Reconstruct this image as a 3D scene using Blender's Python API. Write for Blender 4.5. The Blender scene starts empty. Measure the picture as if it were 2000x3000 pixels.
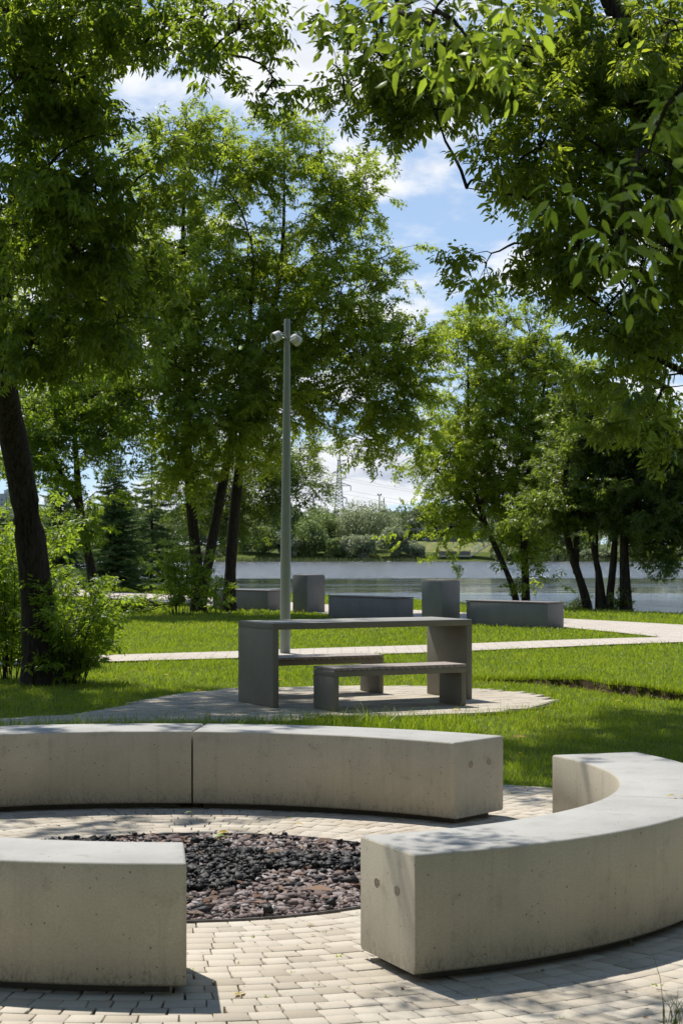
import bpy, math, random
import numpy as np
from mathutils import Vector, Matrix

rng = np.random.default_rng(11)
random.seed(11)
C = bpy.context.scene.collection
scene = bpy.context.scene
R = math.radians

# ------------------------------------------------------------------ measuring
FPX, YH, CAMH = 5500.0, 1600.0, 1.6       # focal length in photo pixels, horizon row, eye height


def G(x, y, z=0.0):
    """ground point (height z) seen at photo pixel x, y"""
    d = FPX * (CAMH - z) / (y - YH)
    return ((x - 1000) * d / FPX, d)


def P(xd, yd, d):
    """space point at distance d seen at overview pixel xd, yd"""
    k = 2000 / 1568
    return np.array(((xd * k - 1000) * d / FPX, d, CAMH + (YH - yd * k) * d / FPX))


SUN = Vector((-0.30, 0.518, 1.0)).normalized()

# ------------------------------------------------------------------ mesh helpers


def mesh_np(name, V, faces, mats, smooth=False, mat_idx=None):
    """V n x 3; faces a list of integer arrays (m x k)"""
    me = bpy.data.meshes.new(name)
    V = np.asarray(V, dtype=np.float32)
    me.vertices.add(len(V))
    me.vertices.foreach_set('co', V.ravel())
    faces = [np.asarray(f, dtype=np.int32) for f in faces if len(f)]
    loops = np.concatenate([f.ravel() for f in faces])
    tot = np.concatenate([np.full(len(f), f.shape[1], dtype=np.int32) for f in faces])
    start = np.concatenate([[0], np.cumsum(tot)[:-1]]).astype(np.int32)
    me.loops.add(len(loops))
    me.loops.foreach_set('vertex_index', loops)
    me.polygons.add(len(tot))
    me.polygons.foreach_set('loop_start', start)
    me.polygons.foreach_set('loop_total', tot)
    if mat_idx is not None:
        me.polygons.foreach_set('material_index', np.asarray(mat_idx, dtype=np.int32))
    if smooth:
        me.polygons.foreach_set('use_smooth', np.ones(len(tot), dtype=bool))
    me.update(calc_edges=True)
    me.validate()
    for m in (mats if isinstance(mats, (list, tuple)) else [mats]):
        me.materials.append(m)
    return me


def link(name, me, parent=None, loc=None):
    o = bpy.data.objects.new(name, me)
    C.objects.link(o)
    if parent is not None:
        o.parent = parent
    if loc is not None:
        o.location = loc
    return o


def thing(name, label, cat, loc=(0, 0, 0), rz=0.0, group=None):
    o = bpy.data.objects.new(name, None)
    C.objects.link(o)
    o.empty_display_size = 0.2
    o.location = loc
    o.rotation_euler = (0, 0, rz)
    return tag(o, label, cat, group)


def tag(o, label, cat, group=None):
    o['label'] = label
    o['category'] = cat
    if group:
        o['group'] = group
    return o


def kind(o, k, label=None):
    o['kind'] = k
    if label:
        o['label'] = label
    return o


class MB:
    """collects small shapes into ONE mesh"""

    def __init__(self):
        self.v = []
        self.f = {}
        self.sm = {}

    def add(self, V, F, M=None):
        b = len(self.v)
        for p in V:
            self.v.append(tuple(M @ Vector(p)) if M is not None else tuple(p))
        for f in F:
            self.f.setdefault(len(f), []).append([b + i for i in f])

    def box(self, x0, x1, y0, y1, z0, z1, M=None, bev=0.0):
        if bev <= 0:
            V = [(x0, y0, z0), (x1, y0, z0), (x1, y1, z0), (x0, y1, z0), (x0, y0, z1), (x1, y0, z1), (x1, y1, z1), (x0, y1, z1)]
            F = [(0, 3, 2, 1), (4, 5, 6, 7), (0, 1, 5, 4), (1, 2, 6, 5), (2, 3, 7, 6), (3, 0, 4, 7)]
            self.add(V, F, M)
            return
        import bmesh
        bm = bmesh.new()
        bmesh.ops.create_cube(bm, size=1)
        for v in bm.verts:
            v.co = Vector(((x0 + x1) / 2 + v.co.x * (x1 - x0), (y0 + y1) / 2 + v.co.y * (y1 - y0), (z0 + z1) / 2 + v.co.z * (z1 - z0)))
        bmesh.ops.bevel(bm, geom=bm.edges[:], offset=bev, segments=2, affect='EDGES', profile=0.5)
        bm.verts.index_update()
        self.add([v.co[:] for v in bm.verts], [[v.index for v in f.verts] for f in bm.faces], M)
        bm.free()

    def tube(self, pts, rad, n=8, cap=True):
        pts = [Vector(p) for p in pts]
        if not hasattr(rad, '__len__'):
            rad = [rad] * len(pts)
        V, F = [], []
        up = Vector((0.31, 0.17, 0.93))
        for i, p in enumerate(pts):
            a = pts[max(i - 1, 0)]
            b = pts[min(i + 1, len(pts) - 1)]
            t = (b - a).normalized()
            s = t.cross(up)
            if s.length < 0.05:
                s = t.cross(Vector((1, 0, 0)))
            s.normalize()
            w = s.cross(t)
            for k in range(n):
                an = 2 * math.pi * k / n
                V.append(p + (s * math.cos(an) + w * math.sin(an)) * rad[i])
        for i in range(len(pts) - 1):
            for k in range(n):
                k2 = (k + 1) % n
                F.append((i * n + k, i * n + k2, (i + 1) * n + k2, (i + 1) * n + k))
        if cap:
            F.append(tuple(range(n - 1, -1, -1)))
            F.append(tuple(range((len(pts) - 1) * n, len(pts) * n)))
        self.add(V, F)

    def lathe(self, prof, n=32, M=None):
        """prof: (radius, z) pairs, turned about z"""
        V, F = [], []
        for r, z in prof:
            for k in range(n):
                a = 2 * math.pi * k / n
                V.append((r * math.cos(a), r * math.sin(a), z))
        for i in range(len(prof) - 1):
            for k in range(n):
                k2 = (k + 1) % n
                F.append((i * n + k, i * n + k2, (i + 1) * n + k2, (i + 1) * n + k))
        F.append(tuple(range(n - 1, -1, -1)))
        F.append(tuple(range((len(prof) - 1) * n, len(prof) * n)))
        self.add(V, F, M)

    def build(self, name, mat, parent=None, smooth=False, loc=None):
        me = bpy.data.meshes.new(name)
        fs = [f for k in self.f for f in self.f[k]]
        me.from_pydata(self.v, [], fs)
        me.update()
        me.materials.append(mat)
        if smooth:
            me.shade_smooth()
            try:
                me.set_sharp_from_angle(angle=R(40))
            except Exception:
                pass
        return link(name, me, parent, loc)


# ------------------------------------------------------------------ materials
def new_mat(name):
    m = bpy.data.materials.new(name)
    m.use_nodes = True
    nt = m.node_tree
    nt.nodes.clear()
    out = nt.nodes.new('ShaderNodeOutputMaterial')
    return m, nt, out


class N:
    """tiny node-graph writer"""

    def __init__(self, nt):
        self.nt = nt

    def n(self, typ, **kw):
        nd = self.nt.nodes.new(typ)
        for k, v in kw.items():
            setattr(nd, k, v)
        return nd

    def lk(self, a, b):
        self.nt.links.new(a, b)

    def set(self, sock, v):
        if hasattr(v, 'is_output'):
            self.lk(v, sock)
        else:
            sock.default_value = v

    def math(self, op, a, b=0.0, c=0.0, clamp=False):
        nd = self.n('ShaderNodeMath', operation=op, use_clamp=clamp)
        for i, v in enumerate((a, b, c)):
            self.set(nd.inputs[i], v)
        return nd.outputs[0]

    def vmath(self, op, a, b=(0, 0, 0)):
        nd = self.n('ShaderNodeVectorMath', operation=op)
        self.set(nd.inputs[0], a)
        self.set(nd.inputs[1], b)
        return nd.outputs[0]

    def noise(self, vec, scale, detail=4, rough=0.55, dist=0.0):
        nd = self.n('ShaderNodeTexNoise')
        if vec is not None:
            self.lk(vec, nd.inputs['Vector'])
        nd.inputs['Scale'].default_value = scale
        nd.inputs['Detail'].default_value = detail
        nd.inputs['Roughness'].default_value = rough
        nd.inputs['Distortion'].default_value = dist
        return nd.outputs[0]

    def ramp(self, fac, stops, interp='LINEAR'):
        nd = self.n('ShaderNodeValToRGB')
        nd.color_ramp.interpolation = interp
        el = nd.color_ramp.elements
        while len(el) > len(stops):
            el.remove(el[-1])
        while len(el) < len(stops):
            el.new(0.5)
        for e, (p, c) in zip(el, stops):
            e.position = p
            e.color = (*c, 1) if len(c) == 3 else c
        self.set(nd.inputs[0], fac)
        return nd.outputs[0]

    def maprange(self, v, a, b, c=0.0, d=1.0, smooth=True):
        nd = self.n('ShaderNodeMapRange')
        nd.interpolation_type = 'SMOOTHSTEP' if smooth else 'LINEAR'
        self.set(nd.inputs[0], v)
        for i, x in enumerate((a, b, c, d)):
            nd.inputs[i + 1].default_value = x
        return nd.outputs[0]

    def mix(self, fac, a, b, mode='MIX'):
        nd = self.n('ShaderNodeMix', data_type='RGBA', blend_type=mode)
        self.set(nd.inputs[0], fac)
        self.set(nd.inputs[6], a if hasattr(a, 'is_output') else (*a, 1))
        self.set(nd.inputs[7], b if hasattr(b, 'is_output') else (*b, 1))
        return nd.outputs[2]

    def bump(self, h, strength=0.3, dist=0.01):
        nd = self.n('ShaderNodeBump')
        nd.inputs['Strength'].default_value = strength
        nd.inputs['Distance'].default_value = dist
        self.lk(h, nd.inputs['Height'])
        return nd.outputs[0]

    def scaled(self, vec, s):
        nd = self.n('ShaderNodeMapping')
        self.lk(vec, nd.inputs['Vector'])
        nd.inputs['Scale'].default_value = s
        return nd.outputs[0]

    def pos(self):
        return self.n('ShaderNodeNewGeometry').outputs['Position']

    def obj(self):
        return self.n('ShaderNodeTexCoord').outputs['Object']

    def island(self):
        return self.n('ShaderNodeNewGeometry').outputs['Random Per Island']

    def bsdf(self, out, col, rough=0.6, spec=0.4, normal=None, metal=0.0):
        nd = self.n('ShaderNodeBsdfPrincipled')
        self.set(nd.inputs['Base Color'], col if hasattr(col, 'is_output') else (*col, 1))
        self.set(nd.inputs['Roughness'], rough)
        nd.inputs['Specular IOR Level'].default_value = spec
        nd.inputs['Metallic'].default_value = metal
        if normal is not None:
            self.lk(normal, nd.inputs['Normal'])
        if out is not None:
            self.lk(nd.outputs[0], out.inputs[0])
        return nd


def blotch_n(g, p):
    return g.noise(p, 5.0, 4, 0.6)


def mat_concrete(name, base, dark, stain=0.5, rough=0.75, ground_dirt=True, stain_light=None):
    m, nt, out = new_mat(name)
    g = N(nt)
    p = g.obj()
    z = g.n('ShaderNodeSeparateXYZ')
    g.lk(p, z.inputs[0])
    big = g.noise(p, 2.3, 5, 0.6)
    col = g.mix(g.maprange(big, 0.35, 0.7), base, tuple(0.82 * c for c in base))
    if stain_light:       # upright faces tan: stain plus painted bounce light; tops greyer as under sky
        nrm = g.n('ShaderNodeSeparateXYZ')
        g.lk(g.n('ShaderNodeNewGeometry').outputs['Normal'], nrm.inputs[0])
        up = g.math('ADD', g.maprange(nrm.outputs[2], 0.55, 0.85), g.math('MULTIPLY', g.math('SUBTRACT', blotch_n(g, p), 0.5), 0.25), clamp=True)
        col = g.mix(up, g.mix(g.maprange(big, 0.35, 0.7), stain_light, tuple(0.84 * c for c in stain_light)), col)
    streak = g.noise(g.scaled(p, (26, 26, 1.3)), 1.0, 5, 0.6)
    col = g.mix(g.math('MULTIPLY', g.maprange(streak, 0.5, 0.75), stain * 0.26), col, dark)
    blot = g.noise(p, 9.0, 5, 0.65, 0.5)
    col = g.mix(g.math('MULTIPLY', g.maprange(blot, 0.56, 0.74), stain * 0.55), col, dark)
    # air-bubble pits
    vor = g.n('ShaderNodeTexVoronoi')
    vor.inputs['Scale'].default_value = 42
    g.lk(p, vor.inputs['Vector'])
    sz = g.n('ShaderNodeSeparateColor')
    g.lk(vor.outputs['Color'], sz.inputs[0])
    rad = g.maprange(sz.outputs[0], 0.62, 1.0, 0.0, 0.19, False)
    pit = g.math('LESS_THAN', vor.outputs['Distance'], rad)
    col = g.mix(g.math('MULTIPLY', pit, 0.75), col, tuple(0.35 * c for c in dark))
    fine = g.noise(p, 160, 3, 0.6)
    col = g.mix(g.math('MULTIPLY', g.maprange(fine, 0.3, 0.7), 0.30), col, dark)
    if ground_dirt:   # splash dirt with a ragged upper edge along the foot
        rag = g.noise(g.scaled(p, (34, 34, 6)), 1.0, 4, 0.7)
        lim = g.math('ADD', z.outputs[2], g.math('MULTIPLY', rag, -0.22))
        sp = g.noise(g.scaled(p, (90, 90, 40)), 1.0, 3, 0.8)
        dm = g.math('MULTIPLY', g.maprange(lim, -0.12, 0.03, 1.0, 0.0), g.maprange(sp, 0.42, 0.62))
        col = g.mix(g.math('MULTIPLY', dm, 0.6), col, tuple(0.3 * c for c in dark))
    h = g.math('SUBTRACT', g.math('ADD', g.math('MULTIPLY', fine, 0.25), g.math('MULTIPLY', blot, 0.5)), pit)
    g.bsdf(out, col, rough, 0.3, g.bump(h, 0.22, 0.004))
    return m


def mat_paver():
    m, nt, out = new_mat('paver_concrete')
    g = N(nt)
    p = g.pos()
    r = g.island()
    col = g.ramp(r, [(0.0, (0.37, 0.32, 0.25)), (0.25, (0.47, 0.415, 0.335)), (0.7, (0.54, 0.485, 0.40)), (1.0, (0.45, 0.39, 0.305))])
    big = g.noise(p, 1.1, 4, 0.6)
    col = g.mix(g.math('MULTIPLY', g.maprange(big, 0.42, 0.72), 0.4), col, (0.29, 0.255, 0.20))
    sp = g.noise(p, 190, 2, 0.7)
    col = g.mix(g.math('MULTIPLY', g.maprange(sp, 0.55, 0.72), 0.55), col, (0.20, 0.17, 0.13))
    blot = g.noise(p, 17, 4, 0.7)
    col = g.mix(g.math('MULTIPLY', g.maprange(blot, 0.60, 0.75), 0.5), col, (0.19, 0.17, 0.13))
    g.bsdf(out, col, 0.85, 0.2, g.bump(sp, 0.35, 0.003))
    return m


def mat_simple(name, col, col2=None, scale=20, rough=0.6, spec=0.4, bump=0.0, metal=0.0, island=0.0):
    m, nt, out = new_mat(name)
    g = N(nt)
    p = g.obj()
    f = g.noise(p, scale, 4, 0.6)
    c = g.mix(g.maprange(f, 0.3, 0.7), col, col2 or tuple(0.8 * x for x in col))
    if island:
        c = g.mix(g.math('MULTIPLY', g.island(), island), c, tuple(0.25 * x for x in col))
    g.bsdf(out, c, rough, spec, g.bump(f, bump, 0.01) if bump else None, metal)
    return m


def mat_leaf(name, base, trans, tmix=0.45, var=0.5, rough=0.42, young=None, spec=0.45):
    m, nt, out = new_mat(name)
    g = N(nt)
    r = g.island()
    big = g.noise(g.pos(), 0.9, 3, 0.6)
    k = g.math('ADD', g.math('MULTIPLY', r, 0.7), g.math('MULTIPLY', g.maprange(big, 0.3, 0.7), 0.3))
    def sc(c, s):
        return tuple(min(1, x * s) for x in c)
    yb = young or (base[0] * 1.9, base[1] * 1.45, base[2] * 1.1)
    yt = (min(1, trans[0] * 1.55), min(1, trans[1] * 1.2), trans[2])
    bc = g.ramp(k, [(0.0, sc(base, 1 - 0.5 * var)), (0.55, base), (0.9, sc(base, 1 + 0.45 * var)), (1.0, yb)])
    tc = g.ramp(k, [(0.0, sc(trans, 1 - 0.45 * var)), (0.55, trans), (0.9, sc(trans, 1 + 0.3 * var)), (1.0, yt)])
    pb = g.bsdf(None, bc, rough, spec)
    tr = g.n('ShaderNodeBsdfTranslucent')
    g.lk(tc, tr.inputs['Color'])
    mx = g.n('ShaderNodeMixShader')
    mx.inputs[0].default_value = tmix
    g.lk(pb.outputs[0], mx.inputs[1])
    g.lk(tr.outputs[0], mx.inputs[2])
    g.lk(mx.outputs[0], out.inputs[0])
    return m


def mat_bark():
    m, nt, out = new_mat('bark')
    g = N(nt)
    p = g.pos()
    rid = g.noise(g.scaled(p, (1, 1, 0.16)), 34, 5, 0.65, 0.6)
    lum = g.noise(p, 3.5, 4, 0.6)
    c = g.mix(g.maprange(rid, 0.3, 0.68), (0.016, 0.013, 0.011), (0.066, 0.054, 0.043))
    c = g.mix(g.math('MULTIPLY', g.maprange(lum, 0.45, 0.75), 0.5), c, (0.04, 0.04, 0.03))
    g.bsdf(out, c, 0.9, 0.12, g.bump(rid, 0.9, 0.03))
    return m


def mat_ground():
    m, nt, out = new_mat('lawn_soil')
    g = N(nt)
    p = g.pos()
    a = g.noise(p, 0.7, 5, 0.6)
    b = g.noise(p, 9, 5, 0.7)
    c = g.mix(g.maprange(a, 0.35, 0.7), (0.075, 0.105, 0.016), (0.10, 0.125, 0.022))
    c = g.mix(g.math('MULTIPLY', g.maprange(b, 0.5, 0.7), 0.6), c, (0.045, 0.038, 0.02))
    g.bsdf(out, c, 0.95, 0.1, g.bump(b, 0.5, 0.03))
    return m


def mat_grass():
    m, nt, out = new_mat('grass_blades')
    g = N(nt)
    r = g.island()
    p = g.pos()
    big = g.noise(p, 1.3, 4, 0.65)
    patch = g.noise(p, 0.35, 4, 0.6, 0.8)
    k = g.math('ADD', g.math('MULTIPLY', r, 0.5), g.math('MULTIPLY', g.maprange(big, 0.32, 0.68), 0.28))
    k = g.math('ADD', k, g.math('MULTIPLY', g.maprange(patch, 0.35, 0.65), 0.24))
    bc = g.ramp(k, [(0.0, (0.05, 0.085, 0.010)), (0.5, (0.085, 0.135, 0.014)), (0.88, (0.115, 0.16, 0.022)), (1.0, (0.20, 0.18, 0.06))])
    tc = g.ramp(k, [(0.0, (0.26, 0.36, 0.012)), (0.5, (0.40, 0.54, 0.020)), (0.88, (0.52, 0.62, 0.035)), (1.0, (0.50, 0.44, 0.12))])
    pb = g.bsdf(None, bc, 0.38, 0.5)
    tr = g.n('ShaderNodeBsdfTranslucent')
    g.lk(tc, tr.inputs['Color'])
    mx = g.n('ShaderNodeMixShader')
    mx.inputs[0].default_value = 0.50
    g.lk(pb.outputs[0], mx.inputs[1])
    g.lk(tr.outputs[0], mx.inputs[2])
    g.lk(mx.outputs[0], out.inputs[0])
    return m


def mat_stone():
    m, nt, out = new_mat('pit_stone')
    g = N(nt)
    r = g.island()
    c = g.ramp(r, [(0.0, (0.12, 0.088, 0.08)), (0.35, (0.225, 0.172, 0.155)), (0.7, (0.30, 0.238, 0.215)), (0.92, (0.36, 0.32, 0.31)), (1.0, (0.42, 0.40, 0.39))])
    f = g.noise(g.pos(), 70, 4, 0.7)
    c = g.mix(g.math('MULTIPLY', g.maprange(f, 0.45, 0.7), 0.5), c, (0.10, 0.08, 0.08))
    g.bsdf(out, c, 0.85, 0.25, g.bump(f, 0.6, 0.006))
    return m


def mat_water():
    m, nt, out = new_mat('lake_water')
    g = N(nt)
    p = g.pos()
    s = g.n('ShaderNodeSeparateXYZ')
    g.lk(p, s.inputs[0])
    d = s.outputs[1]
    # wind: the far half of the lake is ruffled, the near half lies calmer with streaks
    lay = g.noise(g.scaled(p, (0.010, 0.05, 1)), 1.0, 4, 0.6)
    dd = g.math('ADD', d, g.math('MULTIPLY', g.math('SUBTRACT', lay, 0.5), 75))
    far = g.maprange(dd, 160, 176)
    back = g.maprange(dd, 330, 352, 1.0, 0.12)
    near = g.math('MULTIPLY', g.maprange(dd, 80, 116, 0.40, 0.0), 1.0)
    streak = g.maprange(g.noise(g.scaled(p, (0.025, 0.30, 1)), 1.0, 3, 0.6), 0.56, 0.68, 0.0, 0.35)
    ruff = g.math('ADD', g.math('MAXIMUM', g.math('MULTIPLY', far, back), near), streak, clamp=True)
    w1 = g.noise(g.scaled(p, (0.9, 1.7, 1)), 1.0, 4, 0.6)
    w2 = g.noise(g.scaled(p, (0.22, 0.55, 1)), 1.0, 3, 0.55)
    h = g.math('ADD', g.math('MULTIPLY', w1, g.math('ADD', g.math('MULTIPLY', ruff, 0.7), 0.004)),
               g.math('MULTIPLY', w2, g.math('ADD', g.math('MULTIPLY', ruff, 0.8), 0.016)))
    bp = g.n('ShaderNodeBump')
    bp.inputs['Strength'].default_value = 1.0
    bp.inputs['Distance'].default_value = 1.0
    g.lk(h, bp.inputs['Height'])
    tl = g.n('ShaderNodeCombineXYZ')       # wind waves lean towards the near shore
    g.lk(g.math('MULTIPLY', ruff, -0.095), tl.inputs[1])
    nrm = g.vmath('NORMALIZE', g.vmath('ADD', bp.outputs[0], tl.outputs[0]))
    nd = g.bsdf(out, (0.018, 0.024, 0.020), g.math('ADD', g.math('MULTIPLY', ruff, 0.16), 0.03), 0.5, nrm)
    nd.inputs['IOR'].default_value = 1.33
    return m


def mat_path():
    m, nt, out = new_mat('path_paving')
    g = N(nt)
    p = g.pos()
    br = g.n('ShaderNodeTexBrick')
    g.lk(p, br.inputs['Vector'])
    br.inputs['Scale'].default_value = 1.0
    br.inputs['Brick Width'].default_value = 0.42
    br.inputs['Row Height'].default_value = 0.21
    br.inputs['Mortar Size'].default_value = 0.009
    br.inputs['Color1'].default_value = (0.55, 0.49, 0.42, 1)
    br.inputs['Color2'].default_value = (0.49, 0.435, 0.37, 1)
    br.inputs['Mortar'].default_value = (0.27, 0.235, 0.19, 1)
    st_ = g.noise(p, 0.9, 5, 0.65)
    c = g.mix(g.math('MULTIPLY', g.maprange(st_, 0.48, 0.72), 0.45), br.outputs[0], (0.36, 0.32, 0.26))
    fn = g.noise(p, 14, 4, 0.7)
    c = g.mix(g.math('MULTIPLY', g.maprange(fn, 0.56, 0.7), 0.35), c, (0.27, 0.24, 0.19))
    g.bsdf(out, c, 0.85, 0.2, g.bump(fn, 0.2, 0.01))
    return m


M_BLOCK = mat_concrete('cast_concrete', (0.43, 0.425, 0.405), (0.24, 0.21, 0.155), 0.72, stain_light=(0.57, 0.515, 0.395))
M_TABLE = mat_concrete('grey_concrete', (0.31, 0.30, 0.275), (0.15, 0.14, 0.12), 0.5, 0.6, ground_dirt=False, stain_light=(0.255, 0.23, 0.175))  # sides tinted warmer and darker than the top, shade painted into the colour
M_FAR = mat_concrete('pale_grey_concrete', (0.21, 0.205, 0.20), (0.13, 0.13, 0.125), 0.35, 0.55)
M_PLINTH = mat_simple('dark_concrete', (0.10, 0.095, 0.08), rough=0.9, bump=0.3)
M_PLUG = mat_simple('mortar_plug', (0.42, 0.37, 0.29), (0.30, 0.26, 0.20), 60, 0.85, 0.2, 0.3)
M_WOOD = mat_simple('weathered_wood', (0.44, 0.385, 0.345), (0.32, 0.265, 0.235), 26, 0.6, 0.35, 0.3, island=0.25)
M_DARKWOOD = mat_simple('dark_wood', (0.22, 0.19, 0.18), (0.15, 0.12, 0.115), 26, 0.55, 0.4, 0.2)
M_PAVER = mat_paver()
M_BED = mat_simple('sand_joint', (0.115, 0.098, 0.07), (0.06, 0.055, 0.035), 40, 0.95, 0.1, 0.4)
M_PATH = mat_path()
M_GROUND = mat_ground()
M_GRASS = mat_grass()
M_BARK = mat_bark()
M_STONE = mat_stone()
M_CHAR = mat_simple('charcoal', (0.013, 0.012, 0.0115), (0.030, 0.028, 0.027), 60, 0.6, 0.4, 0.7)
M_WATER = mat_water()
M_POLE = mat_simple('painted_metal', (0.27, 0.29, 0.245), (0.25, 0.27, 0.23), 6, 0.5, 0.4)
M_LAMPW = mat_simple('pale_metal', (0.55, 0.56, 0.54), (0.48, 0.49, 0.47), 20, 0.4, 0.5)
M_BLACK = mat_simple('black_rubber', (0.02, 0.02, 0.022), rough=0.5)
M_GLASS = mat_simple('lamp_glass', (0.05, 0.055, 0.06), rough=0.08, spec=0.8)
M_STEEL = mat_simple('galvanised_steel', (0.20, 0.225, 0.25), (0.16, 0.18, 0.20), 4, 0.5, 0.5)
M_PYLON = mat_simple('pylon_steel', (0.30, 0.34, 0.38), (0.26, 0.30, 0.34), 0.3, 0.55, 0.4)
M_RIM = mat_simple('steel_edging', (0.16, 0.15, 0.14), (0.09, 0.08, 0.075), 30, 0.5, 0.5)
M_SOIL = mat_simple('cut_soil', (0.16, 0.105, 0.07), (0.06, 0.038, 0.025), 55, 0.95, 0.1, 1.0)
M_L_NEAR = mat_leaf('leaf_near', (0.060, 0.105, 0.018), (0.42, 0.56, 0.045), 0.50, 0.5, 0.40)
M_L_LEFT = mat_leaf('leaf_left', (0.046, 0.080, 0.015), (0.42, 0.56, 0.04), 0.50, 0.5, 0.36)
M_L_RIGHT = mat_leaf('leaf_right', (0.055, 0.088, 0.016), (0.52, 0.64, 0.05), 0.50, 0.5, 0.38)
M_L_MID = mat_leaf('leaf_mid', (0.078, 0.113, 0.017), (0.57, 0.71, 0.05), 0.54, 0.55, 0.45, young=(0.24, 0.19, 0.05))
M_L_DARK = mat_leaf('leaf_dark', (0.046, 0.078, 0.022), (0.36, 0.48, 0.05), 0.46, 0.5, 0.42)
M_L_SHRUB = mat_leaf('leaf_shrub', (0.075, 0.125, 0.016), (0.44, 0.60, 0.035), 0.50, 0.5, 0.45)
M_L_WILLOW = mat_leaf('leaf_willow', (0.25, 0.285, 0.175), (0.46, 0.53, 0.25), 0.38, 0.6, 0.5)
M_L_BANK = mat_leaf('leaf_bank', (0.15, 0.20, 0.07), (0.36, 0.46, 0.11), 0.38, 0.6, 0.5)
M_L_WOOD = mat_leaf('leaf_far_wood', (0.11, 0.145, 0.075), (0.26, 0.33, 0.11), 0.36, 0.6, 0.55)  # leaf tone lightened to stand in for distance haze
M_NEEDLE = mat_leaf('needles', (0.05, 0.095, 0.032), (0.18, 0.30, 0.06), 0.35, 0.5, 0.5)
M_YELLOW = mat_leaf('yellow_leaf', (0.50, 0.36, 0.02), (0.55, 0.40, 0.02), 0.3, 0.3, 0.5)
M_GREENLEAF = mat_leaf('green_fallen_leaf', (0.22, 0.30, 0.05), (0.3, 0.4, 0.05), 0.3, 0.3, 0.5)
M_BROWN = mat_leaf('brown_litter', (0.16, 0.075, 0.03), (0.18, 0.08, 0.03), 0.25, 0.7, 0.6)
M_RED = mat_simple('red_cloth', (0.62, 0.04, 0.02), rough=0.7)
M_SKIN = mat_simple('skin', (0.42, 0.24, 0.17), rough=0.5)
M_DARKCLOTH = mat_simple('dark_cloth', (0.03, 0.03, 0.045), rough=0.8)
M_BRICKWALL = mat_simple('hazed_render', (0.42, 0.46, 0.54), (0.36, 0.40, 0.48), 3, 0.8, 0.2)  # wall colour carries the blue of distance haze
M_WIN = mat_simple('window_glass', (0.16, 0.20, 0.27), rough=0.2, spec=0.6)
M_REED = mat_leaf('reed', (0.09, 0.11, 0.045), (0.14, 0.18, 0.05), 0.3, 0.5, 0.5)

# ------------------------------------------------------------------ camera, sun, sky
cam = bpy.data.cameras.new('camera')
co = bpy.data.objects.new('camera', cam)
C.objects.link(co)
co.location = (0, 0, CAMH)
co.rotation_euler = (R(90), 0, 0)
cam.sensor_fit = 'VERTICAL'
cam.sensor_height = 36
cam.sensor_width = 24
cam.lens = FPX / 3000 * 36
cam.shift_y = (YH - 1500) / 3000
cam.clip_start = 0.1
cam.clip_end = 12000
cam.dof.use_dof = True
cam.dof.focus_distance = 12.5
cam.dof.aperture_fstop = 11
scene.camera = co

sl = bpy.data.lights.new('sun', 'SUN')
sl.energy = 4.4
sl.angle = R(0.53)
sl.color = (1.0, 0.955, 0.88)
so = bpy.data.objects.new('sun', sl)
C.objects.link(so)
so.rotation_euler = (-SUN).to_track_quat('-Z', 'Y').to_euler()
so.location = (-20, 30, 60)

world = bpy.data.worlds.new('World')
scene.world = world
world.use_nodes = True
wt = world.node_tree
wt.nodes.clear()
g = N(wt)
wout = g.n('ShaderNodeOutputWorld')
sky = g.n('ShaderNodeTexSky')
sky.sky_type = 'NISHITA'
sky.sun_disc = False
sky.sun_elevation = math.asin(SUN.z)
sky.sun_rotation = math.atan2(SUN.x, SUN.y)
sky.air_density = 1.1
sky.dust_density = 0.0
sky.ozone_density = 2.2
dirv = g.n('ShaderNodeTexCoord').outputs['Generated']
g.lk(g.vmath('ADD', dirv, (0.0, 0.0, 0.11)), sky.inputs['Vector'])
sp = g.n('ShaderNodeSeparateXYZ')
g.lk(dirv, sp.inputs[0])
zz = g.math('ADD', g.math('MAXIMUM', sp.outputs[2], 0.0), 0.22)
cmb = g.n('ShaderNodeCombineXYZ')
g.lk(g.math('DIVIDE', sp.outputs[0], zz), cmb.inputs[0])
g.lk(g.math('DIVIDE', sp.outputs[1], zz), cmb.inputs[1])
CLOUD_OFF = (5.6, 9.4, 0.0)
cv = g.vmath('ADD', g.scaled(cmb.outputs[0], (1.0, 0.8, 1)), CLOUD_OFF)
n1 = g.noise(cv, 2.6, 9, 0.55, 0.15)
n2 = g.noise(g.vmath('ADD', cv, (-0.03, 0.05, 0.0)), 2.6, 9, 0.55, 0.15)
low = g.maprange(sp.outputs[2], 0.0, 0.16, 0.05, 0.0)      # more cloud seen edge-on near the horizon
nn1 = g.math('ADD', n1, low)
dens = g.maprange(nn1, 0.485, 0.585)
lit = g.maprange(g.math('SUBTRACT', n1, n2), -0.035, 0.04)
thick = g.maprange(nn1, 0.54, 0.72)
ccol = g.mix(thick, (7.3, 7.45, 7.7), (4.2, 4.65, 5.6))
ccol = g.mix(g.math('MULTIPLY', lit, 0.65), ccol, (8.3, 8.3, 8.25))
band = g.maprange(sp.outputs[2], 0.30, 0.55, 1.0, 0.0)
pale = g.mix(g.math('ADD', g.math('MULTIPLY', band, 0.14), 0.03), sky.outputs[0], (6.8, 7.2, 8.0))
mixc = g.mix(g.math('MULTIPLY', g.math('MULTIPLY', dens, 0.95), band), pale, ccol)
bg = g.n('ShaderNodeBackground')
g.lk(mixc, bg.inputs[0])
bg.inputs[1].default_value = 0.10
g.lk(bg.outputs[0], wout.inputs[0])

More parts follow.
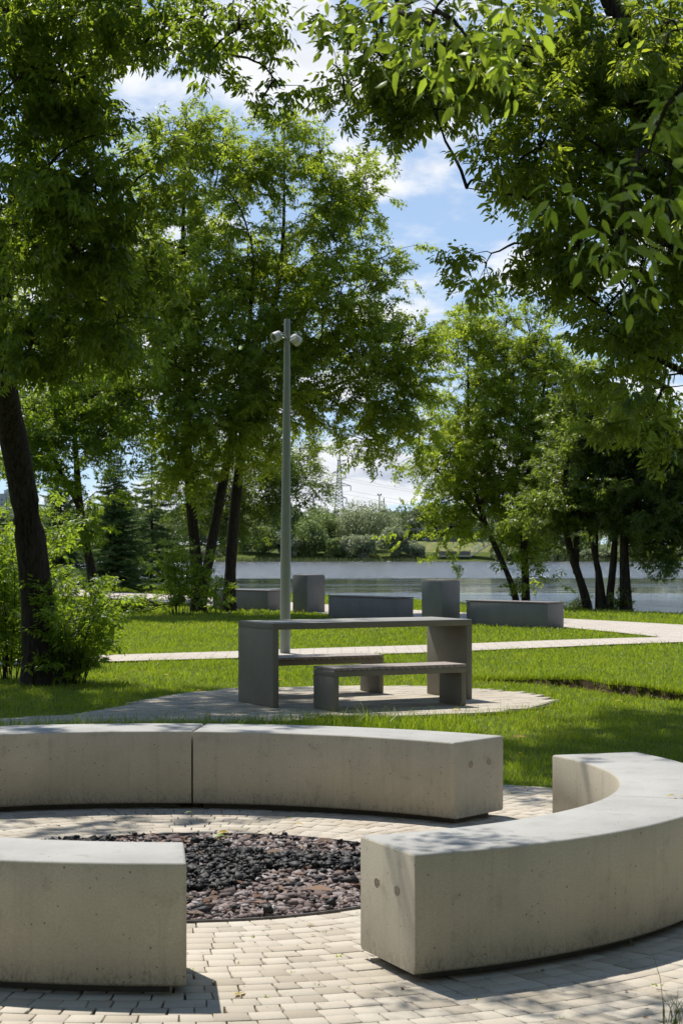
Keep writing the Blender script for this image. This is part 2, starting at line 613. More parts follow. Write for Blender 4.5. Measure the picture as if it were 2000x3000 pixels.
scene.view_settings.view_transform = 'Standard'
scene.view_settings.look = 'None'
scene.view_settings.exposure = 0.38
scene.view_settings.gamma = 1.0
scene.cycles.max_bounces = 7
scene.cycles.diffuse_bounces = 4
scene.cycles.transmission_bounces = 4
scene.cycles.transparent_max_bounces = 8
scene.cycles.sample_clamp_indirect = 4.0
scene.cycles.caustics_reflective = False
scene.cycles.caustics_refractive = False

# ------------------------------------------------------------------ ground layout
RC = np.array((-0.75, 9.22))          # centre of the seat ring
PAVE_R = 3.80
PIT_R = 1.22
TC = np.array((0.25, 19.65))          # centre of the table's paving
TR = 1.95

BANKP = np.array([(-60, 175.0), (-30, 118), (-13, 86), (-5.2, 72), (-0.34, 62), (2.29, 57.5), (3.66, 53.3), (5.9, 49), (8.3, 45.6), (14, 40), (30, 33), (80, 26)])


def bank(x):
    return np.interp(x, BANKP[:, 0], BANKP[:, 1])


LEDGE = np.array([(1.15, 23.6), (1.59, 22.7), (2.26, 22.1), (2.73, 21.45), (2.95, 20.6), (3.45, 19.8), (4.2, 19.0), (6.0, 18.3)])


def ledge_y(x):
    return np.interp(x, LEDGE[:, 0], LEDGE[:, 1])


def ledge_h(x):
    return np.interp(x, [1.15, 2.0, 2.7, 3.2, 3.6, 4.2], [0.0, 0.035, 0.10, 0.115, 0.07, 0.0])


def ground_z(x, y):
    """lawn height: flat, with the raised turf to the right behind the table"""
    z = np.full_like(np.asarray(x, float), -0.03)
    ly = ledge_y(x)
    t = np.clip((26.5 - y) / (26.5 - ly), 0, 1)
    up = np.where((y > ly) & (y < 26.5) & (x > 1.15), ledge_h(x) * t, 0.0)
    b = bank(x)
    drop = np.clip((y - b + 0.6) / 3.5, 0, 1)
    return z + up - 0.9 * drop ** 1.5


def poly_mask(px, py, poly):
    poly = np.asarray(poly)
    inside = np.zeros(px.shape, bool)
    j = len(poly) - 1
    for i in range(len(poly)):
        xi, yi = poly[i]
        xj, yj = poly[j]
        c = ((yi > py) != (yj > py)) & (px < (xj - xi) * (py - yi) / (yj - yi + 1e-12) + xi)
        inside ^= c
        j = i
    return inside


PA_TOP = [G(*p) for p in ((-900, 1955), (-300, 1937), (280, 1919), (690, 1907), (900, 1899), (1240, 1889), (1388, 1884), (1600, 1875.5), (1800, 1869), (1935, 1866))]
PA_BOT = [G(*p) for p in ((-900, 1976), (-300, 1957), (280, 1938), (690, 1927), (900, 1921), (1240, 1911), (1388, 1905), (1600, 1896), (1800, 1887), (2000, 1880), (2400, 1870), (3000, 1862))]
PB_TOP = [G(*p) for p in ((-700, 1700), (0, 1716), (300, 1731), (620, 1750), (970, 1771), (1220, 1787), (1370, 1795), (1660, 1812), (1860, 1822), (2000, 1830), (2400, 1846), (3000, 1850))]
PB_BOT = [G(*p) for p in ((-700, 1714), (0, 1734), (300, 1751), (620, 1774), (970, 1798), (1220, 1811), (1370, 1819), (1660, 1838), (1800, 1851), (1935, 1866))]
PATHS_POLY = PB_TOP + PA_BOT[::-1] + PA_TOP + PB_BOT[::-1]
FORK_POLY = [G(*p) for p in ((690, 2015), (560, 2028), (470, 2042), (380, 2062), (270, 2086), (150, 2097), (0, 2104), (-500, 2112), (-500, 2150), (0, 2128), (300, 2120), (700, 2116), (900, 2110), (900, 2040))]


def is_lawn(x, y):
    ok = np.hypot(x - RC[0], y - RC[1]) > PAVE_R
    ok &= np.hypot(x - TC[0], y - TC[1]) > TR
    ok &= ~poly_mask(x, y, FORK_POLY)
    ok &= ~poly_mask(x, y, PATHS_POLY)
    ok &= y < bank(x) + 0.9
    return ok


# ground: one sheet to the horizon, lake basin included
SHORE = 348.0


def build_ground():
    xs = np.concatenate([[-3000, -1200, -600, -300, -150, -90, -60, -45], np.arange(-36, 36.1, 1.5), [45, 60, 90, 150, 300, 600, 1200, 3000]])
    rows = []
    for f in (lambda x: -40 + 0 * x, lambda x: 0 * x, lambda x: 5 + 0 * x, lambda x: 14 + 0 * x, lambda x: 0.7 * bank(x),
              lambda x: bank(x) - 0.6, lambda x: bank(x) + 0.4, lambda x: bank(x) + 1.4, lambda x: bank(x) + 2.9,
              lambda x: bank(x) + 7, lambda x: bank(x) + 14, lambda x: SHORE - 14 + 0 * x, lambda x: SHORE - 1 + 0.02 * x,
              lambda x: SHORE + 5 + 0.02 * x, lambda x: SHORE + 25 + 0 * x, lambda x: SHORE + 90 + 0 * x, lambda x: 1200 + 0 * x, lambda x: 5000 + 0 * x):
        rows.append(f(xs))
    zs = [-0.03, -0.03, -0.03, -0.03, -0.03, -0.03, -0.1, -0.4, -0.93, -2.2, -3.5, -3.5, -1.35, 0.2, 1.4, 2.0, 2.2, 2.2]
    V, F = [], []
    n = len(xs)
    for r, z in zip(rows, zs):
        for x, y in zip(xs, r):
            V.append((x, y, z))
    for i in range(len(rows) - 1):
        for k in range(n - 1):
            F.append((i * n + k, i * n + k + 1, (i + 1) * n + k + 1, (i + 1) * n + k))
    o = link('ground', mesh_np('ground', V, [np.array(F)], M_GROUND, True))
    kind(o, 'structure', 'green lawn ground running down to the lake')


build_ground()

WATER_Z = -1.2
V = [(-3000, 20, WATER_Z), (3000, 20, WATER_Z), (3000, 420, WATER_Z), (-3000, 420, WATER_Z)]
kind(link('water', mesh_np('water', V, [np.array([[0, 1, 2, 3]])], M_WATER)), 'structure', 'wide lake with ruffled and calm bands')


# far paths (one sheet)
def build_paths():
    import bmesh
    bm = bmesh.new()
    def strip(top, bot, n=60):
        def res(pl):
            pl = np.array(pl)
            s = np.concatenate([[0], np.cumsum(np.hypot(*np.diff(pl, axis=0).T))])
            t = np.linspace(0, s[-1], n)
            return np.stack([np.interp(t, s, pl[:, 0]), np.interp(t, s, pl[:, 1])], 1)
        a, b = res(top), res(bot)
        va = [bm.verts.new((p[0], p[1], 0)) for p in a]
        vb = [bm.verts.new((p[0], p[1], 0)) for p in b]
        for i in range(n - 1):
            bm.faces.new((vb[i], vb[i + 1], va[i + 1], va[i]))
    strip(PB_TOP[:10], PB_BOT)
    mid = [p for p in PA_BOT]
    strip(PA_TOP, mid[:10])
    # where the two paths join, east of the grass tongue
    quad = [PB_TOP[9], PB_TOP[10], PB_TOP[11], PA_BOT[11], PA_BOT[10], PA_BOT[9], PB_BOT[-1]]
    vs = [bm.verts.new((p[0], p[1], -0.0006)) for p in quad]
    bm.faces.new(vs)
    for v in bm.verts:
        v.co.z += -0.002
    bmesh.ops.recalc_face_normals(bm, faces=bm.faces[:])
    for f in bm.faces:
        if f.normal.z < 0:
            f.normal_flip()
    me = bpy.data.meshes.new('path')
    bm.to_mesh(me)
    bm.free()
    me.materials.append(M_PATH)
    kind(link('path', me), 'structure', 'pale forked footpath across the lawn')


build_paths()


def disc(name, c, r0, r1, z, mat, n=96):
    V, F = [], []
    for k in range(n):
        a = 2 * math.pi * k / n
        V += [(c[0] + r0 * math.cos(a), c[1] + r0 * math.sin(a), z), (c[0] + r1 * math.cos(a), c[1] + r1 * math.sin(a), z)]
    for k in range(n):
        k2 = (k + 1) % n
        F.append((2 * k, 2 * k + 1, 2 * k2 + 1, 2 * k2))
    return mesh_np(name, V, [np.array(F)], mat)


def brick_mesh(name, bricks, bevel=0.0016, depth=0.016):
    """bricks: m x 4 x 2 corner arrays, counter-clockwise; tops at z about 0"""
    B = np.asarray(bricks)
    m = len(B)
    cen = B.mean(1, keepdims=True)
    d = B - cen
    ln = np.linalg.norm(d, axis=2, keepdims=True)
    inner = cen + d * (1 - bevel * 1.4 / ln)
    top = rng.normal(0, 0.0006, (m, 1)) + rng.normal(0, 0.0004, (m, 4))
    V = np.zeros((m, 12, 3))
    V[:, 0:4, :2] = inner
    V[:, 0:4, 2] = top
    V[:, 4:8, :2] = B
    V[:, 4:8, 2] = top - bevel * 0.8
    V[:, 8:12, :2] = B
    V[:, 8:12, 2] = -depth
    base = (np.arange(m) * 12)[:, None, None]
    f = [[0, 1, 2, 3]]
    for k in range(4):
        k2 = (k + 1) % 4
        f.append([4 + k, 4 + k2, k2, k])
        f.append([8 + k, 8 + k2, 4 + k2, 4 + k])
    F = (np.array(f)[None] + base).reshape(-1, 4)
    return mesh_np(name, V.reshape(-1, 3), [F], M_PAVER)


def ring_bricks():
    out = []
    r = PIT_R + 0.035
    i = 0
    while r < PAVE_R - 0.02:
        w = 0.104 + 0.004 * math.sin(i * 2.1)
        L = 0.106 if i % 3 else 0.116
        a = rng.uniform(0, 6.28)
        end = a + 2 * math.pi
        while a < end - 0.02:
            l = L * rng.choice([0.85, 1.0, 1.0, 1.05, 1.2])
            a2 = min(end, a + l / (r + w / 2))
            if (end - a2) * r < 0.05:
                a2 = end
            gp = 0.0019
            r0, r1 = r + gp + rng.normal(0, .0012), r + w - gp + rng.normal(0, .0012)
            g0 = gp * rng.uniform(0.8, 2.4)
            b0, b1 = a + g0 / r0, a2 - g0 / r0
            sk = rng.normal(0, 0.003, 4)
            am = (a + a2) / 2
            cx, cy = RC[0] + r * math.cos(am), RC[1] + r * math.sin(am)
            if cy > 4.6 and abs(cx) < 0.26 * cy + 1.6:
                q = [(r0, b0), (r1, b0 + sk[0] / r), (r1, b1 + sk[1] / r), (r0, b1)]
                out.append([(RC[0] + rr * math.cos(t), RC[1] + rr * math.sin(t)) for rr, t in q])
            a = a2
        r += w
        i += 1
    B = np.array(out)
    # make counter-clockwise seen from above
    ar = (B[:, 1, 0] - B[:, 0, 0]) * (B[:, 2, 1] - B[:, 0, 1]) - (B[:, 1, 1] - B[:, 0, 1]) * (B[:, 2, 0] - B[:, 0, 0])
    B[ar < 0] = B[ar < 0][:, ::-1]
    return B


kind(link('paving', brick_mesh('paving', ring_bricks())), 'structure', 'round court of small pale pavers laid in rings')
kind(link('paving_bed', disc('paving_bed', RC, PIT_R, PAVE_R + 0.02, -0.011, M_BED)), 'structure')


def table_bricks():
    out = []
    rot = R(24)
    ca, sa = math.cos(rot), math.sin(rot)
    w, l = 0.105, 0.21
    for j in range(-60, 60):
        for i in range(-40, 40):
            u0 = i * l + (0.105 if j % 2 else 0)
            v0 = j * w
            u = u0 + l / 2
            v = v0 + w / 2
            cx, cy = TC[0] + u * ca - v * sa, TC[1] + u * sa + v * ca
            X, Y = np.array([cx]), np.array([cy])
            if (math.hypot(u, v) < TR - 0.03) or poly_mask(X, Y, FORK_POLY)[0]:
                q = [(u0 + .0025, v0 + .0025), (u0 + l - .0025, v0 + .0025), (u0 + l - .0025, v0 + w - .0025), (u0 + .0025, v0 + w - .0025)]
                out.append([(TC[0] + a * ca - b * sa, TC[1] + a * sa + b * ca) for a, b in q])
    return np.array(out)


tb = table_bricks()
kind(link('table_paving', brick_mesh('table_paving', tb)), 'structure', 'round pad of brick pavers with a path leading left')
bedm = MB()
bedm.add([(TC[0] + (TR + .02) * math.cos(a), TC[1] + (TR + .02) * math.sin(a), -0.012) for a in np.linspace(0, 2 * math.pi, 64, endpoint=False)], [tuple(range(64))])
bedm.add([(x, y, -0.016) for x, y in FORK_POLY], [tuple(range(len(FORK_POLY)))])
bo = bedm.build('table_paving_bed', M_BED)
kind(bo, 'structure')

# raised turf to the right with its cut soil edge
def build_turf():
    us = np.linspace(1.15, 6.0, 50)
    vs = np.linspace(0, 1, 14)
    V = []
    for v in vs:
        for u in us:
            y0 = ledge_y(u) + 0.03 * math.sin(u * 23) + 0.02 * math.sin(u * 51)
            y = y0 + (26.5 - y0) * v
            V.append((u, y, -0.026 + ledge_h(u) * (1 - v)))
    n = len(us)
    F = [(i * n + k, i * n + k + 1, (i + 1) * n + k + 1, (i + 1) * n + k) for i in range(len(vs) - 1) for k in range(n - 1)]
    kind(link('turf', mesh_np('turf', V, [np.array(F)], M_GROUND, True)), 'structure', 'raised turf of the lawn behind the table')
    us = np.linspace(1.15, 6.0, 260)
    V = []
    for u in us:
        y0 = ledge_y(u) + 0.03 * math.sin(u * 23) + 0.02 * math.sin(u * 51)
        h = ledge_h(u)
        for t in range(5):
            tt = t / 4
            V.append((u, y0 - 0.012 - 0.05 * (1 - tt) ** 2 + rng.normal(0, 0.012), -0.034 + (h + 0.006) * tt))
    F = [(i * 5 + t, (i + 1) * 5 + t, (i + 1) * 5 + t + 1, i * 5 + t + 1) for i in range(len(us) - 1) for t in range(4)]
    kind(link('soil_edge', mesh_np('soil_edge', V, [np.array(F)], M_SOIL)), 'structure', 'ragged brown soil cut along the raised turf')


build_turf()


# ------------------------------------------------------------------ grass
def build_grass():
    pts, hs, ws = [], [], []
    bands = [(10.5, 16, 4200, 0.036, 0.0034), (16, 22, 3000, 0.036, 0.0045), (22, 30, 1700, 0.038, 0.0065), (30, 42, 850, 0.042, 0.010), (42, 60, 330, 0.048, 0.017), (60, 95, 110, 0.06, 0.03)]
    for d0, d1, den, h, w in bands:
        half = 0.182 * d1 * (1.25 if d1 < 20 else 1.6) + 0.8
        n = int(den * 2 * half * (d1 - d0))
        x = rng.uniform(-half, half, n)
        y = rng.uniform(d0, d1, n)
        keep = np.abs(x) < 0.182 * y * (1.22 if d1 < 20 else 1.55) + 0.7
        x, y = x[keep], y[keep]
        keep = is_lawn(x, y)
        x, y = x[keep], y[keep]
        # tufty density
        cl = np.sin(x * 5.1 + 1.3 * np.sin(y * 3.3)) * np.sin(y * 4.3 + 1.7 * np.sin(x * 2.9))
        keep = rng.random(len(x)) < 0.72 + 0.28 * cl
        x, y, cl = x[keep], y[keep], cl[keep]
        hh = h * rng.gamma(7, 1 / 7, len(x)) * (1 + 0.22 * cl)
        # longer fringe along the paving edges
        e1 = np.hypot(x - RC[0], y - RC[1]) - PAVE_R
        e2 = np.hypot(x - TC[0], y - TC[1]) - TR
        edge = (e1 < 0.12) | (e2 < 0.15)
        hh *= np.where(edge & (rng.random(len(x)) < 0.5), rng.uniform(1.2, 2.2, len(x)), 1.0)
        pts.append(np.stack([x, y, ground_z(x, y)], 1))
        hs.append(hh)
        ws.append(np.full(len(x), w) * rng.uniform(0.7, 1.3, len(x)))
    # blades hanging over the cut soil edge
    n = 6500
    x = rng.uniform(1.2, 4.4, n)
    y = ledge_y(x) + 0.03 * np.sin(x * 23) + 0.02 * np.sin(x * 51) + rng.uniform(-0.02, 0.10, n)
    pts.append(np.stack([x, y, np.where(y > ledge_y(x) + 0.03 * np.sin(x * 23) + 0.02 * np.sin(x * 51), -0.03 + ledge_h(x), -0.05 + 0.7 * ledge_h(x))], 1))
    hs.append(rng.gamma(5, 1 / 5, n) * 0.06)
    ws.append(np.full(n, 0.005))
    # long unmown fringe between the ring and the table path
    n = 15000
    x = rng.uniform(-3.4, 1.2, n)
    y = rng.uniform(15.6, 17.3, n) + 0.1 * np.sin(x * 4)
    k = is_lawn(x, y)
    x, y = x[k], y[k]
    pts.append(np.stack([x, y, ground_z(x, y)], 1))
    hs.append(rng.gamma(5, 1 / 5, len(x)) * 0.085)
    ws.append(np.full(len(x), 0.006))
    p = np.concatenate(pts)
    h = np.concatenate(hs)
    w = np.concatenate(ws)
    n = len(p)
    a = rng.uniform(0, 2 * np.pi, n)
    lean = rng.normal(0, 0.38, (n, 2)) * h[:, None]
    side = np.stack([np.cos(a), np.sin(a), np.zeros(n)], 1) * w[:, None] / 2
    V = np.zeros((n, 5, 3))
    V[:, 0] = p - side
    V[:, 1] = p + side
    midp = p.copy()
    midp[:, :2] += lean * 0.35
    midp[:, 2] += h * 0.58
    V[:, 2] = midp + side * 0.75
    V[:, 3] = midp - side * 0.75
    tip = p.copy()
    tip[:, :2] += lean * 1.25
    tip[:, 2] += h * 0.97
    V[:, 4] = tip
    b = (np.arange(n) * 5)[:, None]
    Q = np.array([[0, 1, 2, 3]]) + b
    T = np.array([[3, 2, 4]]) + b
    o = link('grass', mesh_np('grass', V.reshape(-1, 3), [Q, T], M_GRASS))
    kind(o, 'stuff', 'mown green lawn grass')


build_grass()

# ------------------------------------------------------------------ fire pit
rim = MB()
nn = 96
for k in range(nn):
    a0, a1 = 2 * math.pi * k / nn, 2 * math.pi * (k + 1) / nn
    ra, rb = PIT_R, PIT_R + 0.008
    c = [(RC[0] + r * math.cos(a), RC[1] + r * math.sin(a)) for a in (a0, a1) for r in (ra, rb)]
    rim.add([(*c[0], -.05), (*c[2], -.05), (*c[2], .006), (*c[0], .006), (*c[1], .006), (*c[3], .006), (*c[3], -.05), (*c[1], -.05)],
            [(0, 3, 2, 1), (3, 4, 5, 2), (4, 7, 6, 5)])
ro = rim.build('pit_edging', M_RIM)
tag(ro, 'thin dark steel edging round the gravel fire pit', 'edging')
kind(link('pit_floor', disc('pit_floor', RC, 0.0005, PIT_R, -0.028, M_BED)), 'structure')

_t = (1 + 5 ** 0.5) / 2
ICO_V = np.array([(-1, _t, 0), (1, _t, 0), (-1, -_t, 0), (1, -_t, 0), (0, -1, _t), (0, 1, _t), (0, -1, -_t), (0, 1, -_t), (_t, 0, -1), (_t, 0, 1), (-_t, 0, -1), (-_t, 0, 1)]) / math.hypot(1, _t)
ICO_F = np.array([(0, 11, 5), (0, 5, 1), (0, 1, 7), (0, 7, 10), (0, 10, 11), (1, 5, 9), (5, 11, 4), (11, 10, 2), (10, 7, 6), (7, 1, 8), (3, 9, 4), (3, 4, 2), (3, 2, 6), (3, 6, 8), (3, 8, 9), (4, 9, 5), (2, 4, 11), (6, 2, 10), (8, 6, 7), (9, 8, 1)])


def rand_rot(n):
    q = rng.normal(size=(n, 4))
    q /= np.linalg.norm(q, axis=1, keepdims=True)
    w, x, y, z = q.T
    return np.stack([np.stack([1 - 2 * (y * y + z * z), 2 * (x * y - z * w), 2 * (x * z + y * w)], 1),
                     np.stack([2 * (x * y + z * w), 1 - 2 * (x * x + z * z), 2 * (y * z - x * w)], 1),
                     np.stack([2 * (x * z - y * w), 2 * (y * z + x * w), 1 - 2 * (x * x + y * y)], 1)], 1)


CUB_V = np.array([(x, y, z) for x in (-1, 1) for y in (-1, 1) for z in (-1, 1)]) * 0.62
CUB_F = np.array([(0, 1, 3), (0, 3, 2), (4, 6, 7), (4, 7, 5), (0, 4, 5), (0, 5, 1), (2, 3, 7), (2, 7, 6), (0, 2, 6), (0, 6, 4), (1, 5, 7), (1, 7, 3)])


def stones(name, cen, size, flat, mat, jit=0.30):
    """sharp broken shards: skewed blocks with jittered corners"""
    n = len(cen)
    V = np.repeat(CUB_V[None], n, 0) + rng.normal(0, jit * 0.62, (n, 8, 3))
    V[:, ::2, :2] *= rng.uniform(0.35, 1.0, (n, 1, 1))
    V = np.einsum('nij,nkj->nki', rand_rot(n), V)
    V *= size[:, None, None] * np.stack([rng.uniform(0.9, 1.5, n), rng.uniform(0.7, 1.1, n), flat * rng.uniform(0.7, 1.2, n)], 1)[:, None]
    a = rng.uniform(0, 6.28, n)
    c, s_ = np.cos(a)[:, None], np.sin(a)[:, None]
    V = np.stack([V[..., 0] * c - V[..., 1] * s_, V[..., 0] * s_ + V[..., 1] * c, V[..., 2]], 2)
    V += cen[:, None]
    F = (CUB_F[None] + (np.arange(n) * 8)[:, None, None]).reshape(-1, 3)
    return link(name, mesh_np(name, V.reshape(-1, 3), [F], mat))


def char_field(x, y):
    """where the burnt heap lies (rough strip across the pit, thicker on the left)"""
    u, v = x - RC[0], y - RC[1]
    wob = 0.07 * np.sin(u * 9 + 1) + 0.05 * np.sin(u * 23) + 0.05 * np.sin(v * 17 + u * 5)
    band = np.abs(v - (0.42 - 0.30 * u) - wob) < 0.25 - 0.05 * u
    blob = np.hypot((u - 0.02) / 0.36, (v - 0.02) / 0.60) + wob < 1.0
    return (band & (u < 1.0)) | blob


n = 17000
rr = (PIT_R - 0.03) * np.sqrt(rng.random(n))
aa = rng.uniform(0, 6.283, n)
sx, sy = RC[0] + rr * np.cos(aa), RC[1] + rr * np.sin(aa)
cf = char_field(sx, sy)
keep = ~cf | (rng.random(n) < 0.12)
sz = rng.gamma(4, 1 / 4, n) * 0.0165
zz_ = -0.022 + rng.uniform(0, 0.026, n)
stv = np.stack([sx, sy, zz_], 1)[keep]
kind(stones('gravel', stv, sz[keep], 0.62, M_STONE), 'stuff', 'broken purplish grey stones filling the fire pit')
n = 12000
rr = (PIT_R - 0.04) * np.sqrt(rng.random(n))
aa = rng.uniform(0, 6.283, n)
sx, sy = RC[0] + rr * np.cos(aa), RC[1] + rr * np.sin(aa)
keep = char_field(sx, sy) | (rng.random(n) < 0.05)
sz = np.where(rng.random(n) < 0.07, rng.uniform(0.022, 0.036, n), rng.gamma(4, 1 / 4, n) * 0.0115)
stv = np.stack([sx, sy, 0.000 + rng.uniform(0, 0.032, n)], 1)[keep]
kind(stones('charcoal', stv, sz[keep], 0.8, M_CHAR), 'stuff', 'black charcoal heap in the middle of the fire pit')


# little scraps of dry leaf and bark on the pavers and in the pit
def scraps(n, region, z, size):
    p = region(n)
    n = len(p)
    V = np.array([(-1, 0, 0), (-.1, .4, .25), (1, .05, 0.1), (0, -.45, .05)])
    V = np.repeat(V[None], n, 0) * (size * rng.gamma(3, 1 / 3, n))[:, None, None]
    a = rng.uniform(0, 6.28, n)
    c, s = np.cos(a)[:, None], np.sin(a)[:, None]
    V = np.stack([V[..., 0] * c - V[..., 1] * s, V[..., 0] * s + V[..., 1] * c, V[..., 2]], 2)
    q = np.concatenate([p, np.full((n, 1), z)], 1)
    return V + q[:, None]


def reg_ring(n):
    x = rng.uniform(-3, 3, n)
    y = rng.uniform(5.5, 12.8, n)
    k = (np.hypot(x - RC[0], y - RC[1]) < PAVE_R)
    return np.stack([x[k], y[k]], 1)


def reg_pit(n):
    r_, a_ = PIT_R * 0.96 * np.sqrt(rng.random(n)), rng.uniform(0, 6.28, n)
    return np.stack([RC[0] + r_ * np.cos(a_), RC[1] + r_ * np.sin(a_)], 1)


def reg_lawn(n):
    x = rng.uniform(-5, 4.5, n)
    y = rng.uniform(11.5, 26, n)
    k = is_lawn(x, y)
    return np.stack([x[k], y[k]], 1)


YV = np.concatenate([scraps(240, reg_lawn, 0.012, 0.022), scraps(44, reg_ring, 0.006, 0.020)])
YF = (np.array([[0, 3, 2, 1]])[None] + (np.arange(len(YV)) * 4)[:, None, None]).reshape(-1, 4)
kind(link('yellow_litter', mesh_np('yellow_litter', YV.reshape(-1, 3), [YF], M_YELLOW)), 'stuff', 'small yellow leaves fallen on the lawn')
wp = reg_ring(330)
wr = np.hypot(wp[:, 0] - RC[0], wp[:, 1] - RC[1])
wp = wp[wr > PIT_R + 0.05]
WV_ = []
for x, y in wp[rng.random(len(wp)) < 0.5]:
    m_ = rng.integers(3, 9)
    bb = np.array((x, y, -0.006)) + np.concatenate([rng.normal(0, 0.006, (m_, 2)), np.zeros((m_, 1))], 1)
    tip = bb + np.concatenate([rng.normal(0, 0.012, (m_, 2)), rng.uniform(0.006, 0.02, (m_, 1))], 1)
    sd_w = np.concatenate([rng.normal(0, 0.003, (m_, 2)), np.zeros((m_, 1))], 1)
    WV_.append(np.stack([bb - sd_w, bb + sd_w, tip], 1).reshape(-1, 3))
WV_ = np.concatenate(WV_)
kind(link('joint_weeds', mesh_np('joint_weeds', WV_, [np.arange(len(WV_)).reshape(-1, 3)], M_GRASS)), 'stuff', 'tiny weeds in the paver joints')
SV = np.concatenate([scraps(700, reg_ring, 0.004, 0.008), scraps(330, reg_pit, 0.016, 0.022)])
SF = (np.array([[0, 3, 2, 1]])[None] + (np.arange(len(SV)) * 4)[:, None, None]).reshape(-1, 4)
kind(link('leaf_litter', mesh_np('leaf_litter', SV.reshape(-1, 3), [SF], M_BROWN)), 'stuff', 'scraps of dry leaf on the pavers and stones')

# ------------------------------------------------------------------ curved concrete benches
HB, HT = 0.035, 0.475


def ang(pt, c):
    return math.atan2(pt[1] - c[1], pt[0] - c[0])


def gt(x, y):          # point on the bench tops
    return G(x, y, HT)


def arc_bench(label, c, r, Ro, i0, o0, i1, o1, plugs=(), seg=40, inset=0.06):
    """i0,o0 / i1,o1: angles of inner and outer corner at either end"""
    c = np.array(c)
    base = c + (r + Ro) / 2 * np.array((math.cos((i0 + i1) / 2), math.sin((i0 + i1) / 2)))
    t = thing('curved_bench', label, 'bench', (base[0], base[1], 0), 0, 'curved concrete benches round the fire pit')
    ch = 0.011

    def ring(s, q):   # s 0..1 along, q 0..1 across
        ai, ao = i0 + (i1 - i0) * s, o0 + (o1 - o0) * s
        pi_ = np.array((c[0] + r * math.cos(ai), c[1] + r * math.sin(ai)))
        po = np.array((c[0] + Ro * math.cos(ao), c[1] + Ro * math.sin(ao)))
        return pi_ + (po - pi_) * q

    L = abs(i1 - i0) * (r + Ro) / 2
    W = Ro - r
    e = ch / L
    ss = [0.0, e * 0.35, e] + list(np.linspace(0, 1, seg + 2)[1:-1]) + [1 - e, 1 - e * 0.35, 1.0]
    V, F = [], []
    q = ch / W
    prof0 = [(0.012 / W, HB), (0, HB + 0.012), (0, HT - ch), (0.3 * q, HT - 0.3 * ch), (q, HT), (1 - q, HT), (1 - 0.3 * q, HT - 0.3 * ch), (1, HT - ch), (1, HB + 0.012), (1 - 0.012 / W, HB)]
    for s in ss:
        dz = 0.0
        if s == 0.0 or s == 1.0:
            dz = 1.0
        elif s == ss[1] or s == ss[-2]:
            dz = 0.3
        for qq, z in prof0:
            z2 = min(z, HT - ch * dz) if z > 0.3 else z
            p = ring(s, qq)
            V.append((p[0] - base[0], p[1] - base[1], z2))
    k = len(prof0)
    for i in range(len(ss) - 1):
        for j in range(k):
            j2 = (j + 1) % k
            F.append((i * k + j, (i + 1) * k + j, (i + 1) * k + j2, i * k + j2))
    F.append(tuple(range(k)))
    F.append(tuple(range((len(ss) - 1) * k + k - 1, (len(ss) - 1) * k - 1, -1)))
    mb = MB()
    mb.add(V, F)
    o = mb.build('slab', M_BLOCK, t, smooth=True)
    import bmesh
    bm = bmesh.new()
    bm.from_mesh(o.data)
    bmesh.ops.recalc_face_normals(bm, faces=bm.faces[:])
    bm.to_mesh(o.data)
    bm.free()
    o.data.set_sharp_from_angle(angle=R(50))
    # recessed foot
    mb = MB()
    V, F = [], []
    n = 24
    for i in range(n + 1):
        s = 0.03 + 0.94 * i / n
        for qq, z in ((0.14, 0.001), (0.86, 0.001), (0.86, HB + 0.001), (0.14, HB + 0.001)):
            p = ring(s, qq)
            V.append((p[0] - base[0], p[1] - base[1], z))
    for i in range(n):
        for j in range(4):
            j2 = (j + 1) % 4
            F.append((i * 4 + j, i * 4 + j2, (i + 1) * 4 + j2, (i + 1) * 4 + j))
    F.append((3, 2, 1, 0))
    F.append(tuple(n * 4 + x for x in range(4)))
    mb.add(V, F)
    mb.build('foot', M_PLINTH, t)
    # mortar plugs on an end face
    for end, qs, z in plugs:
        s = 0.0 if end == 0 else 1.0
        a, b = ring(s, 0.0), ring(s, 1.0)
        tx = (b - a) / np.linalg.norm(b - a)
        inn = ring(0.1 if end == 0 else 0.9, 0.5) - ring(s, 0.5)
        nrm = np.array((-tx[1], tx[0]))
        if np.dot(nrm, inn) > 0:
            nrm = -nrm
        for qq, zz in zip(qs, z):
            p = a + (b - a) * qq
            M = Matrix(((tx[0], 0, nrm[0], p[0] - base[0]), (tx[1], 0, nrm[1], p[1] - base[1]), (0, 1, 0, zz), (0, 0, 0, 1)))
            pb = MB()
            pb.lathe([(0.021, -0.01), (0.021, 0.0015), (0.0185, 0.0035), (0.0185, 0.002)], 20, M)
            pb.box(-0.0205, 0.0205, -0.0015, 0.0015, 0.001, 0.0045, M @ Matrix.Rotation(rng.uniform(0, 3), 4, 'Z'))
            pb.build('plug', M_PLUG, t)
    return t


